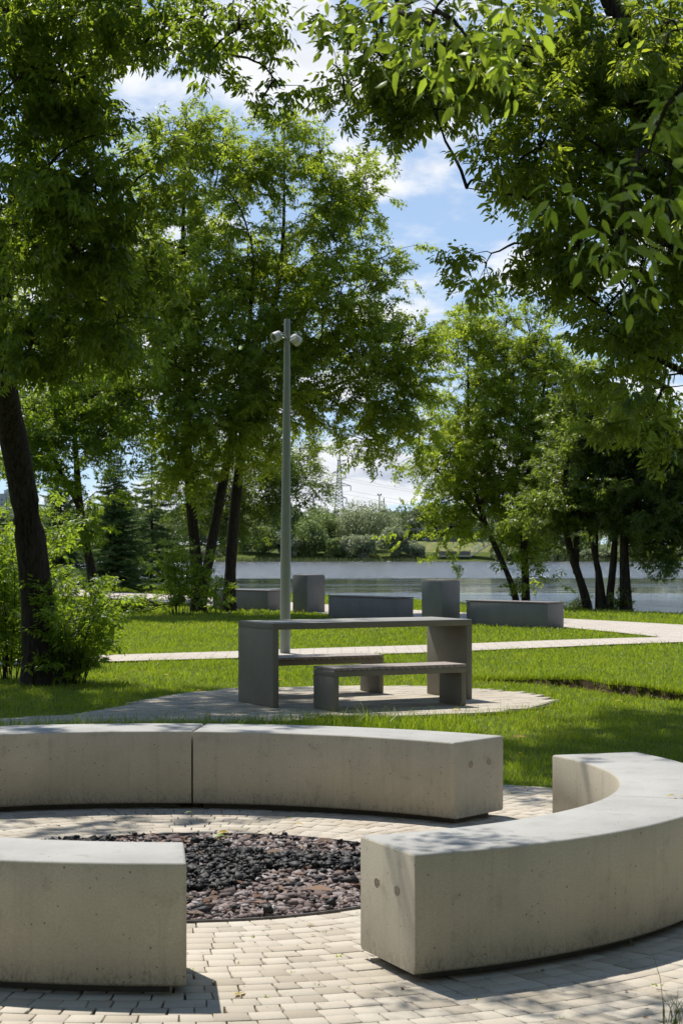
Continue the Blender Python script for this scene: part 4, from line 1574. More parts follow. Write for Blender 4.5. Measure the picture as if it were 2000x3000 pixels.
s1 = ground_stem(st((456, 1400, 46, .17), (452, 1300, 46, .15), (438, 1150, 46, .13), (428, 1000, 46, .11), (432, 800, 46, .09), (420, 560, 46, .06), (425, 330, 46, .02)))
s2 = st((462, 1390, 45.9, .13), (488, 1240, 45.9, .12), (515, 1090, 45.9, .11), (545, 960, 45.9, .09), (570, 800, 46, .07), (585, 600, 46, .04))
tree('maple_tree', 'twin-trunked maple with a tall pointed crown, left of the lamp post', 'park trees on the lawn', [s1, s2], b, 240, 1020, 2, T_MID, M_L_MID, sig=0.32, droop=0.15, r1=0.045, tw=0.01)
b = [(580, 400, 46.5, 50, 70, 1.2), (860, 520, 46, 40, 60, 1.2), (760, 480, 46, 70, 80, 1.4), (650, 300, 46, 14, 70, .4, 3600), (640, 420, 46, 60, 80, 1.2), (740, 400, 46, 40, 60, .8), (735, 355, 46, 12, 30, .4, 1000), (840, 430, 46, 14, 50, .5, 2000), (820, 520, 46, 60, 80, 1.4), (700, 560, 46, 110, 130, 2.0), (640, 700, 46, 90, 130, 2.0), (800, 680, 46, 110, 130, 2.0), (880, 620, 46, 50, 110, 1.2),
     (730, 820, 46, 120, 110, 2.0), (860, 800, 46, 90, 110, 1.8), (930, 800, 46, 50, 90, 1.2), (640, 900, 46, 80, 90, 1.6), (800, 930, 46, 120, 60, 1.6), (900, 950, 46, 80, 60, 1.4), (960, 880, 46, 40, 80, 1.0), (850, 1010, 46, 80, 30, 1.0), (960, 990, 46, 40, 40, .9), (700, 960, 46, 70, 50, 1.2), (600, 1010, 46, 60, 60, 1.2), (590, 760, 44.6, 80, 120, .6, 7000), (620, 900, 44.6, 70, 90, .6, 6000), (560, 1030, 45, 40, 40, .5, 3000), (520, 1000, 45, 40, 50, .6, 3500)]
s1 = ground_stem(st((526, 1396, 46.6, .16), (532, 1250, 46.6, .14), (548, 1080, 46.6, .12), (572, 940, 46.6, .10), (620, 780, 46.6, .08), (650, 560, 46.6, .05), (652, 300, 46.6, .015)))
s2 = st((565, 950, 46.6, .07), (650, 925, 46.4, .055), (760, 890, 46.3, .04), (860, 850, 46.3, .02))
s3 = st((600, 850, 46.6, .06), (690, 720, 46.6, .045), (780, 600, 46.6, .025), (830, 450, 46.6, .01))
tree('maple_tree', 'big maple behind the lamp post, its rounded crown reaching right over the lake view', 'park trees on the lawn', [s1, s2, s3], b, 240, 980, 2, T_MID, M_L_MID, sig=0.32, droop=0.15, r1=0.04, tw=0.01)
# --- left middle: slim leaning tree and filler behind
b = [(130, 960, 44, 100, 90, 1.6), (60, 1050, 44, 80, 70, 1.4), (230, 1000, 44, 70, 80, 1.4), (150, 1100, 44, 60, 60, 1.2), (280, 920, 44, 60, 60, 1.2), (200, 900, 44, 90, 60, 1.4), (230, 1130, 44, 40, 40, .8), (200, 1210, 44, 26, 50, .5), (90, 930, 44, 70, 70, 1.3)]
s1 = ground_stem(st((226, 1392, 44, .12), (205, 1280, 44, .10), (182, 1180, 44, .09), (178, 1090, 44, .075), (172, 980, 44, .05), (165, 860, 44, .02)))
s2 = st((182, 1165, 44, .06), (150, 1100, 44, .05), (108, 1030, 44, .04), (75, 950, 44, .02))
tree('slim_tree', 'slim leaning tree with a forked trunk, right of the thick left trunk', 'park trees on the lawn', [s1, s2], b, 80, 330, 2, T_MID, M_L_SHRUB, sig=0.32, droop=0.15, r1=0.03, tw=0.009)
b = [(60, 780, 58, 140, 160, 2.4), (200, 700, 58, 120, 160, 2.4), (300, 640, 58, 90, 120, 2.0), (120, 940, 58, 120, 60, 1.6), (20, 1010, 58, 40, 60, 1.2), (250, 850, 58, 100, 100, 2.0)]
s1 = ground_stem(st((30, 1372, 58, .18), (40, 1200, 58, .15), (70, 1000, 58, .12), (110, 800, 58, .08), (160, 620, 58, .03)))
tree('backlit_tree', 'bright backlit tree standing behind the thick left trunk', 'park trees on the lawn', [s1], b, 90, 420, 2, T_MID, M_L_MID, sig=0.55, droop=0.15, r1=0.05, tw=0.012)
# --- dark small-leaved tree behind the lamp post
T_SMALL = [spray(0.7, 8, 4, 0.13, 0, 0.6) for _ in range(5)]
b = [(690, 1060, 68, 45, 60, 1.6), (620, 1060, 68, 60, 60, 1.8), (702, 1110, 68, 14, 36, .6, 900), (600, 1150, 68, 60, 60, 1.6), (660, 1150, 68, 35, 35, 1.2), (560, 1100, 68, 60, 60, 1.6), (520, 1180, 68, 50, 60, 1.4), (420, 1120, 68, 60, 70, 1.6), (470, 1080, 68, 60, 80, 1.6)]
s1 = ground_stem(st((653, 1347, 68, .13), (655, 1240, 68, .11), (648, 1120, 68, .08), (640, 1000, 68, .03)))
tree('small_leaved_tree', 'dark small-leaved tree by the water, showing on both sides of the lamp post', 'park trees on the lawn', [s1], b, 90, 420, 2, T_SMALL, M_L_DARK, sig=0.5, droop=0.3, r1=0.04, tw=0.012)
# --- right middle trees
b = [(1075, 760, 55, 12, 50, .4, 1800), (1110, 790, 55, 14, 45, .4, 3000), (1160, 760, 55, 14, 55, .5, 2200), (1215, 790, 55, 20, 60, .6, 3000), (1100, 880, 55, 70, 70, 1.4), (1180, 870, 55, 70, 80, 1.6), (1060, 970, 55, 80, 80, 1.8), (1150, 990, 55, 100, 90, 2.0), (1010, 1060, 55, 60, 50, 1.2),
     (960, 1060, 55, 40, 25, .8), (1100, 1090, 55, 90, 60, 1.6), (1040, 1150, 55, 70, 30, 1.2), (960, 1185, 55, 40, 18, .7), (1010, 1240, 55, 30, 18, .6), (1040, 1210, 55, 40, 30, .9), (1120, 1160, 55, 60, 45, 1.2)]
s1 = ground_stem(st((1188, 1384, 54.5, .10), (1165, 1320, 54.5, .08), (1120, 1220, 54.6, .07), (1090, 1140, 54.8, .06), (1075, 1020, 55, .06), (1075, 800, 55, .02)))
s2 = st((1110, 1200, 54.7, .05), (1060, 1140, 54.8, .04), (1010, 1080, 55, .028), (950, 1050, 55, .012))
s3 = st((1100, 1170, 54.7, .05), (1130, 1050, 55, .04), (1160, 900, 55, .025), (1165, 760, 55, .01))
tree('leaning_maple', 'maple with a thin trunk leaning left, in front of the lake right of the columns', 'park trees on the lawn', [s1, s2, s3], b, 130, 700, 2, T_MID, M_L_MID, sig=0.45, droop=0.15, r1=0.035, tw=0.01)
b = [(1255, 830, 55, 18, 50, .5, 2200), (1300, 840, 55, 14, 45, .5, 1800), (1270, 930, 55, 60, 80, 1.6), (1320, 960, 55, 50, 80, 1.4), (1240, 1030, 55, 80, 80, 1.8), (1200, 1120, 55, 70, 60, 1.5), (1300, 1080, 55, 70, 70, 1.6), (1210, 1190, 55, 40, 40, 1.0), (1200, 1250, 54.6, 22, 40, .5), (1210, 1310, 54.6, 14, 40, .35)]
s1 = ground_stem(st((1207, 1384, 54.8, .12), (1204, 1290, 54.8, .105), (1200, 1190, 54.8, .09), (1215, 1060, 55, .07), (1250, 900, 55, .035), (1260, 790, 55, .012)))
tree('ivy_maple', 'upright maple with leafy shoots up its trunk, right beside the leaning one', 'park trees on the lawn', [s1], b, 90, 460, 2, T_MID, M_L_MID, sig=0.45, droop=0.15, r1=0.035, tw=0.01)
T_DK = [spray(0.45, 6, 5, 0.13, 0, 0.9) for _ in range(6)]
b = [(1300, 1080, 49, 60, 60, 1.4), (1340, 1000, 49, 70, 80, 1.6), (1300, 1180, 49, 60, 50, 1.2), (1370, 1130, 49, 60, 70, 1.4), (1250, 1170, 49, 40, 40, 1.0), (1370, 920, 49, 50, 60, 1.2)]
s1 = ground_stem(st((1352, 1396, 49, .11), (1330, 1330, 49, .10), (1305, 1260, 49, .09), (1290, 1180, 49, .075), (1300, 1050, 49, .04)))
s2 = st((1322, 1318, 49, .09), (1322, 1260, 49, .08), (1325, 1180, 49, .06), (1345, 1000, 49, .03))
s3 = ground_stem(st((1371, 1396, 49.3, .06), (1370, 1330, 49.3, .05), (1368, 1250, 49.3, .04), (1372, 1120, 49.3, .02)))
tree('bankside_tree', 'dark tree with a Y-shaped leaning trunk, left of the bankside clump', 'park trees on the lawn', [s1, s2, s3], b, 80, 400, 2, T_DK, M_L_DARK, sig=0.32, droop=0.2, r1=0.035, tw=0.01)
b = [(1400, 1050, 48.6, 70, 90, 1.6), (1440, 960, 48.6, 70, 90, 1.6), (1400, 1180, 48.6, 60, 50, 1.2), (1350, 1080, 48.6, 60, 60, 1.2), (1470, 1080, 48.6, 60, 70, 1.4)]
s1 = ground_stem(st((1384, 1397, 48.6, .10), (1378, 1330, 48.6, .09), (1366, 1270, 48.6, .075), (1345, 1210, 48.6, .05), (1340, 1100, 48.6, .03)))
s2 = ground_stem(st((1396, 1397, 48.5, .10), (1408, 1310, 48.5, .09), (1412, 1230, 48.5, .075), (1415, 1100, 48.5, .05), (1440, 950, 48.5, .02)))
tree('bankside_tree', 'dark bankside tree with a V of two slender trunks', 'park trees on the lawn', [s1, s2], b, 80, 400, 2, T_DK, M_L_DARK, sig=0.32, droop=0.2, r1=0.035, tw=0.01)
b = [(1480, 1000, 48, 80, 110, 1.6), (1540, 1060, 48, 50, 120, 1.5), (1460, 1180, 48, 70, 50, 1.3), (1540, 1190, 48, 50, 60, 1.2), (1500, 1250, 48, 70, 28, 1.0), (1430, 1120, 48, 50, 60, 1.2), (1600, 1150, 48, 60, 110, 1.5), (1565, 1270, 48, 40, 30, .8)]
s1 = ground_stem(st((1437, 1398, 48.2, .15), (1434, 1330, 48.2, .13), (1430, 1250, 48.2, .115), (1440, 1120, 48.2, .08), (1470, 950, 48.2, .03)))
tree('bankside_tree', 'thick straight-trunked dark tree at the right of the bankside clump', 'park trees on the lawn', [s1], b, 100, 480, 2, T_DK, M_L_DARK, sig=0.32, droop=0.25, r1=0.04, tw=0.01)


# --- shrubs and suckers: stems fan out of the ground, leafy all the way up
def shrub(name, label, cx, cy, stems, spread, h, seed_lean=(0, 0), mat=M_L_SHRUB, temps=T_SHRUB, per=7, stemr=0.008, group='shrubs and suckers under the trees', lo=0.15):
    z0 = float(ground_z(np.array([cx]), np.array([cy]))[0])
    t = thing(name, label, 'shrub', (cx, cy, z0), 0, group)
    B = np.array((cx, cy, z0))
    paths, pos, dirs = [], [], []
    for i in range(stems):
        a = rng.uniform(0, 6.28)
        s = spread * math.sqrt(rng.random())
        hh = h * rng.uniform(0.45, 1.0)
        b0 = B + np.array((math.cos(a) * s * 0.35, math.sin(a) * s * 0.35, -0.02))
        e = B + np.array((math.cos(a) * s + seed_lean[0] * hh, math.sin(a) * s + seed_lean[1] * hh, hh))
        p = curve_to(b0, e, 0.15, 8, 0.05)
        paths.append((p, np.linspace(stemr, stemr * 0.35, 8)))
        for k in range(per):
            u = lo + (1 - lo) * (k + rng.random()) / per
            j = min(int(u * 7), 6)
            q = p[j] + (p[j + 1] - p[j]) * (u * 7 - j)
            pos.append(q)
            aa_ = rng.uniform(0, 6.28)
            dirs.append(np.array((math.cos(aa_), math.sin(aa_), rng.uniform(-0.1, 0.9))))
    V, Q, T = place_sprays(temps, np.array(pos), np.array(dirs), rng.uniform(0.5, 1.0, len(pos)))
    link('foliage', mesh_np('foliage', V - B, [Q, T], mat), t)
    Vw, Fw = tubes_np(paths, 5)
    link('stem', mesh_np('stem', Vw - B, [Fw], M_BARK, True), t)
    return t


def gx(xd, yd):
    return G(xd * 2000 / 1568, yd * 2000 / 1568)


p = P(20, 1500, 22.6)
shrub('sucker_thicket', 'thicket of bright suckers left of the thick trunk at the left edge', p[0], 22.8, 26, 0.7, 2.1, per=6)
p = P(150, 1500, 21.6)
shrub('sucker_thicket', 'bright thicket right of the thick left trunk, arching over the grass', p[0], 22.0, 19, 0.6, 1.3, (0.12, 0), per=5)
p = P(205, 1490, 24)
shrub('sucker_thicket', 'low leafy shoots leaning right towards the path, right of the thick trunk', p[0] - 0.1, 22.3, 12, 0.45, 0.75, (0.35, -0.1), per=6)
p = P(-60, 1500, 25)
shrub('sucker_thicket', 'tall sunlit suckers beyond the left edge, behind the thick trunk', p[0] + 0.25, 26, 26, 0.9, 2.6, per=7)
p = P(415, 1400, 45)
shrub('young_maple', 'bushy bright young maple at the foot of the twin-trunked tree', p[0], 44.6, 22, 0.85, 1.9, per=6, temps=T_SHRUB)
p = P(505, 1400, 45.5)
shrub('young_maple', 'thin leafy shoots in front of the pale bench, by the trunk', p[0], 45.2, 5, 0.25, 0.95, per=5, temps=T_SHRUB)
p = P(1415, 1398, 48)
shrub('young_maple', 'sparse leafy shoots between the trunks of the bankside clump', p[0], 48.3, 7, 0.4, 0.8, per=4, temps=T_SHRUB, mat=M_L_DARK)
p = P(1343, 1398, 48)
shrub('young_maple', 'small leafy shoot left of the Y-shaped trunk', p[0] - 0.1, 48.9, 4, 0.25, 0.5, per=4, temps=T_SHRUB, mat=M_L_DARK)
# brush heap of cut boughs
hp = P(300, 1390, 45)
heap = thing('brush_heap', 'low heap of cut leafy branches on the lawn, left of the young maple', 'brush heap', (hp[0], 45, -0.03))
paths, pos, dirs = [], [], []
for i in range(46):
    a = rng.uniform(-0.5, 0.5) + (math.pi if rng.random() < 0.5 else 0)
    c0 = np.array((hp[0] + rng.normal(0, 0.5), 45 + rng.normal(0, 0.35), rng.uniform(0.02, 0.25)))
    e = c0 + np.array((math.cos(a), 0.5 * math.sin(a), rng.uniform(-0.02, 0.28))) * rng.uniform(0.5, 1.1)
    paths.append((curve_to(c0, e, 0.05, 6, 0.06), np.linspace(0.014, 0.004, 6)))
    for k in range(2):
        pos.append(c0 + (e - c0) * rng.random()); dirs.append(rng.normal(0, 1, 3) + np.array((0, 0, 0.3)))
V, Q, T = place_sprays(T_SHRUB, np.array(pos), np.array(dirs), rng.uniform(0.5, 0.9, len(pos)))
HBs = np.array((hp[0], 45, -0.03))
link('foliage', mesh_np('foliage', V - HBs, [Q, T], M_L_SHRUB), heap)
Vw, Fw = tubes_np(paths, 5)
link('branches', mesh_np('branches', Vw - HBs, [Fw], M_BARK, True), heap)


# --- conifers
def conifer(name, label, x, y, H, R0, tiers, mat, dense=1.0):
    z0 = float(ground_z(np.array([x]), np.array([y]))[0])
    t = thing(name, label, 'conifer', (x, y, z0), 0, 'conifers near the water')
    paths = [(np.array([(0, 0, 0), (0.02, 0, H * 0.5), (0, 0, H)]), np.array([0.07, 0.045, 0.008]) * H / 5)]
    Vs, segs = [], []
    nb = int(tiers * 6 * dense)
    for i in range(nb):
        u = (i + rng.random()) / nb
        z = H * (0.06 + 0.93 * u)
        a = i * 2.4 + rng.uniform(-0.5, 0.5)
        L = R0 * (1 - u) ** 0.8 * rng.uniform(0.6, 1.15) + 0.10
        dz = rng.uniform(-0.28, 0.02)
        out_ = np.array((math.cos(a), math.sin(a), 0))
        p0 = np.array((0, 0, z))
        p1 = p0 + out_ * L * 0.6 + (0, 0, dz * L * 0.8)
        p2 = p0 + out_ * L + (0, 0, dz * L * 0.7 + 0.06 * L)
        paths.append((np.array([p0, (p0 + p1) / 2 + (0, 0, .04 * L), p1, p2]), np.linspace(0.012, 0.003, 4)))
        m_ = max(3, int(L / 0.085))
        for q in range(1, m_ + 1):
            f = q / m_
            c0 = p0 + (p1 - p0) * min(1, f / 0.6) if f < 0.6 else p1 + (p2 - p1) * (f - 0.6) / 0.4
            for sg in (-1, 1):
                dv = np.array((-out_[1] * sg, out_[0] * sg, rng.uniform(-0.35, 0.05))) * 0.8 + out_ * 0.65
                ll = (0.09 + 0.30 * L * (1 - f)) * rng.uniform(0.6, 1.25)
                segs.append((c0, c0 + dv * ll))
        segs.append((p1, p2 + (p2 - p1) * 0.2))
    for c0, c1 in segs:      # narrow needle blades all round every shoot
        L = np.linalg.norm(c1 - c0)
        n_ = max(6, int(L / 0.014))
        tt = rng.random(n_)
        ax = (c1 - c0) / (L + 1e-6)
        base = c0 + (c1 - c0) * tt[:, None]
        dr = rng.normal(0, 1, (n_, 3))
        dr = dr - (dr @ ax)[:, None] * ax
        dr /= np.linalg.norm(dr, axis=1, keepdims=True)
        tip = base + (dr * 0.7 + ax * 0.8) * 0.08 * rng.uniform(0.7, 1.3, (n_, 1))
        sd = np.cross(dr, ax) * 0.014
        Vs.append(np.stack([base - sd, base + sd, tip], 1).reshape(-1, 3))
    V = np.concatenate(Vs)
    F = np.arange(len(V)).reshape(-1, 3)
    link('crown', mesh_np('crown', V, [F], mat), t)
    Vw, Fw = tubes_np(paths, 5)
    link('trunk', mesh_np('trunk', Vw, [Fw], M_BARK, True), t)
    return t


conifer('spruce_tree', 'young open spruce with level green branches, left of the twin-trunked maple', P(348, 1300, 70)[0], 70, 5.2, 2.1, 15, M_NEEDLE)
conifer('dark_conifer', 'dense dark conifer left of the open spruce', P(262, 1300, 66)[0], 66, 4.9, 1.5, 24, M_NEEDLE, 1.5)
conifer('dark_conifer', 'dark conifer mostly hidden behind the slim leaning tree', P(140, 1300, 72)[0], 72, 4.6, 1.9, 20, M_NEEDLE, 1.3)


# ------------------------------------------------------------------ far shore
def puff_crown(c, rx, ry, rz, n, size, lumps, big=1.0):
    """leaf flakes over many overlapping lumps (far crowns, a few hundred metres off)"""
    u = rng.normal(size=(lumps, 3))
    u /= np.linalg.norm(u, axis=1, keepdims=True)
    u[:, 2] = np.where(rng.random(lumps) < 0.7, np.abs(u[:, 2]), u[:, 2])
    lc = u * np.array((rx, ry, rz)) * rng.uniform(0.45, 0.85, (lumps, 1))
    lr = big * rng.uniform(0.20, 0.40, lumps) * (rx * ry * rz) ** (1 / 3)
    k = rng.integers(0, lumps, n)
    d = rng.normal(size=(n, 3))
    d /= np.linalg.norm(d, axis=1, keepdims=True)
    p = lc[k] + d * (lr[k] * rng.uniform(0.7, 1.08, n))[:, None]
    p[:, 2] = np.maximum(p[:, 2], -rz * 0.95)
    Rm = frame(d + rng.normal(0, 0.7, (n, 3)), rng.uniform(0, 6.28, n))
    lv = np.array([(0, 0, 0), (0.45, -0.3, 0.06), (1, 0, -0.05), (0.45, 0.3, 0.06)]) - (0.5, 0, 0)
    V = np.einsum('nij,kj->nki', Rm, lv[:, [2, 0, 1]]) * (size * rng.uniform(0.6, 1.4, n))[:, None, None] + p[:, None] + np.asarray(c)
    return V.reshape(-1, 3)


def far_tree(name, label, x, y, rx, h, mat, group, n=5200, size=0.42, trunk=0.2, lumps=26, base=0.0, cat='tree', big=1.0):
    t = thing(name, label, cat, (x, y, base), 0, group)
    V = puff_crown((0, 0, h * (0.5 + trunk / 2)), rx, rx * 0.8, h * (0.5 - trunk / 2) * 1.1, n, size, lumps, big)
    F = np.arange(len(V)).reshape(-1, 4)
    link('crown', mesh_np('crown', V, [F], mat), t)
    m = MB()
    m.tube([(0, 0, -0.4), (0.1, 0, h * 0.35), (-0.2, 0, h * 0.7)], [0.22, 0.16, 0.06], 6)
    m.tube([(0.08, 0, h * 0.2), (rx * 0.4, 0, h * 0.6)], [0.12, 0.04], 5)
    m.build('trunk', M_BARK, t, True)
    return t


def fx(x, d):
    return (x - 1000) * d / FPX


def fh(y, d, base):
    return CAMH + (YH - y) * d / FPX - base


GW = 'willows along the far shore'
D0 = 356
for lab, x, d, rxp, ytop, base in (
        ('round willow on the far shore, just right of the lamp post', 905, 353, 60, 1540, -1.2),
        ('pale willow on the far shore, the leftmost low bush beside the lamp post', 846, 352, 36, 1556, -1.2),
        ('tall broad willow in the middle of the far shore below the pylon', 1075, 362, 98, 1476, -0.6),
        ('grey-green willow bush spreading low over the water in the middle of the far shore', 1046, 351, 56, 1570, -1.3),
        ('rounded grey willow at the right end of the far-shore bushes, left of the pier', 1146, 352, 50, 1548, -1.2),
        ('yellow-green willow behind the low bushes, above the lamp post side of the lake', 950, 364, 80, 1506, -0.6),
        ('small silvery bush low on the far shore beside the pier', 1214, 351, 30, 1592, -1.2),
        ('low willow filling the gap between the round willow and the spreading one', 985, 351, 42, 1578, -1.3),
        ('shadowy willow at the far waterline between the trunks and the lamp post', 770, 353, 60, 1550, -1.2)):
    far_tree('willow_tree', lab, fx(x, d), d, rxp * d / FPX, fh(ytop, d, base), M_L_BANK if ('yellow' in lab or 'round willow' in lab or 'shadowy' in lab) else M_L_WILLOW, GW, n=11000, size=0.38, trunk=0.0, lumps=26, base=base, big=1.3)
for lab, x, d, rxp, ytop, base in (
        ('shaded round tree on the far shore left of the lamp post', 705, 358, 80, 1510, -0.9),
        ('dark far-shore tree seen between the two middle trunks', 590, 356, 85, 1495, -0.9),
        ('dark tree on the far shore behind the leaning maple trunk', 1490, 354, 62, 1530, -1.2),
        ('dark spreading tree on the far shore behind the upright maple', 1580, 354, 65, 1535, -1.2),
        ('far-shore tree seen through the bankside clump', 1700, 356, 80, 1530, -1.2),
        ('far-shore tree at the right edge beyond the lake', 1860, 358, 95, 1515, -1.2),
        ('far-shore tree seen past the left thick trunk', 440, 358, 100, 1500, -1.2),
        ('pale far-shore tree at the left edge beyond the thicket', 200, 360, 130, 1490, -1.2)):
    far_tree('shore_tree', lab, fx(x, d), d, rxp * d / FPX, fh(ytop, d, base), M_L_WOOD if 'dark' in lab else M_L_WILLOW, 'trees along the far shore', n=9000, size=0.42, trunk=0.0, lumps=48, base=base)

# far-off wood: one mass
WV = []
for i in range(230):
    d = rng.uniform(405, 600)
    x = rng.uniform(-0.26, 0.26) * d
    top = 1492 + rng.normal(0, 9) + 8 * math.sin(x * 0.05)
    h = fh(top, d, 1.0)
    WV.append(puff_crown((x, d, 1.0 + h * 0.5), h * 0.55, h * 0.5, h * 0.52, 800, 0.95, 12))
WV = np.concatenate(WV)
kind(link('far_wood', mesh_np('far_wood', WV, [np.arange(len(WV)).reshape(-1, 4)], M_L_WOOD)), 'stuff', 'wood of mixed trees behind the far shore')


PW = []  # unseen ring of trees, added to cut sky fill from behind
for i in range(190):
    a = rng.uniform(R(60), R(300))
    d = rng.uniform(24, 44)
    h = rng.uniform(11, 17)
    PW.append(puff_crown((d * math.sin(a), d * math.cos(a), h * 0.55), h * 0.34, h * 0.34, h * 0.52, 620, 0.85, 14))
PW = np.concatenate(PW)
kind(link('screen_wood', mesh_np('screen_wood', PW, [np.arange(len(PW)).reshape(-1, 4)], M_L_DARK)), 'stuff', 'unseen trees added round the lawn to block sky light')


UG = []
for i in range(230):
    x = rng.uniform(-95, 95)
    px = 1000 + x * FPX / 352
    if 640 < px < 1440:
        continue
    h = rng.uniform(1.6, 3.4)
    UG.append(puff_crown((x, rng.uniform(346.5, 351), WATER_Z + h * 0.45), h * 0.7, h * 0.6, h * 0.55, 330, 0.42, 8))
UG = np.concatenate(UG)
kind(link('shore_undergrowth', mesh_np('shore_undergrowth', UG, [np.arange(len(UG)).reshape(-1, 4)], M_L_WILLOW)), 'stuff', 'low bushes and undergrowth along the far waterline')


def reeds():
    n = 5000
    x = rng.uniform(-80, 90, n)
    y = SHORE + 0.02 * x + rng.uniform(-7, 1.5, n) + 2 * np.sin(x * 0.2)
    k = (np.sin(x * 0.11 + 2) > -0.5)
    x, y = x[k], y[k]
    n = len(x)
    h = rng.uniform(0.25, 0.8, n)
    p = np.stack([x, y, np.full(n, WATER_Z - 0.02)], 1)
    a = rng.uniform(0, 6.28, n)
    sd = np.stack([np.cos(a), np.sin(a), 0 * a], 1) * 0.09
    tip = p + np.stack([rng.normal(0, .15, n), rng.normal(0, .15, n), h], 1)
    V = np.stack([p - sd, p + sd, tip + sd * .5, tip - sd * .5], 1).reshape(-1, 3)
    kind(link('reeds', mesh_np('reeds', V, [np.arange(len(V)).reshape(-1, 4)], M_REED)), 'stuff', 'pale reeds along the far waterline')


reeds()


# far bank meadow strip right of the bushes
V = [(fx(1190, 352), 352, -0.9), (fx(1500, 352), 352, -0.9), (fx(1500, 366), 366, 2.4), (fx(1190, 366), 366, 2.4), (fx(1500, 392), 392, 2.6), (fx(1190, 392), 392, 2.6)]
kind(link('meadow', mesh_np('meadow', V, [np.array([[0, 1, 2, 3], [3, 2, 4, 5]])], mat_simple('dry_meadow', (0.24, 0.22, 0.09), (0.11, 0.15, 0.04), 0.8, 0.95, 0.1, 0.5))), 'structure', 'dry meadow slope above the far pier')

# pergola-like frame on the far bank
pd = 372
perg = thing('frame_pavilion', 'long low grey frame pavilion on the far bank above the pier', 'pavilion', (fx(1320, pd), pd, 2.4))
x0, x1 = fx(1190, pd) - fx(1320, pd), fx(1425, pd) - fx(1320, pd)
zt = fh(1549, pd, 2.4)
m = MB(); m.box(x0, x1, -2, 2, zt - 0.25, zt); m.build('roof', M_STEEL, perg)
for i in range(9):
    xx = x0 + (x1 - x0 - 0.3) * i / 8
    for yy in (-1.8, 1.6):
        m = MB(); m.box(xx, xx + 0.16, yy, yy + 0.16, -0.1, zt - 0.26); m.build('post', M_STEEL, perg)
m = MB(); m.box(x0 + 4, x1, -1.2, 1.2, -0.1, 0.75); m.build('terrace_wall', M_FAR, perg)

# floating pier with railing, and stairs up the bank
pd = 351
pier = thing('pier', 'low pier with a panelled railing on the far shore', 'pier', (fx(1325, pd), pd, WATER_Z))
x0, x1 = fx(1274, pd) - fx(1325, pd), fx(1375, pd) - fx(1325, pd)
m = MB(); m.box(x0, x1, -1.2, 1.2, 0.75, 0.95); m.build('deck', M_STEEL, pier)
m = MB(); m.box(x0, x1, -1.14, -1.1, 1.05, 1.85); m.build('railing_panel', M_DARKWOOD, pier)
for i in range(7):
    xx = x0 + (x1 - x0 - 0.1) * i / 6
    m = MB(); m.box(xx, xx + 0.1, -1.22, -1.16, 0.9, 2.1); m.build('railing_post', M_STEEL, pier)
for i in range(4):
    xx = x0 + 0.4 + (x1 - x0 - 1) * i / 3
    m = MB(); m.tube([(xx, 0, -1.4), (xx, 0, 0.76)], 0.09, 8); m.build('pile', M_STEEL, pier, True)
sd = 351
stair = thing('stairway', 'metal stairway with handrails climbing the far bank right of the pier', 'stairs', (fx(1376, sd), sd, WATER_Z + 0.95))
sx1, sz1 = fx(1430, sd) - fx(1376, sd), 2.2
m = MB()
for i in range(14):
    u = i / 13
    m.box(sx1 * u, sx1 * u + 0.32, -0.9, 0.9, sz1 * u - 0.05, sz1 * u)
m.build('tread', M_STEEL, stair)
for yy in (-0.95, 0.95):
    m = MB(); m.tube([(0, yy, -0.12), (sx1, yy, sz1 - 0.12)], 0.10, 6); m.build('stringer', M_STEEL, stair, True)
    m = MB(); m.tube([(0, yy, 1.0), (sx1, yy, sz1 + 1.0)], 0.05, 6)
    for i in range(5):
        u = i / 4
        m.tube([(sx1 * u, yy, sz1 * u), (sx1 * u, yy, sz1 * u + 1.0)], 0.03, 5)
    m.build('handrail', M_LAMPW, stair, True)


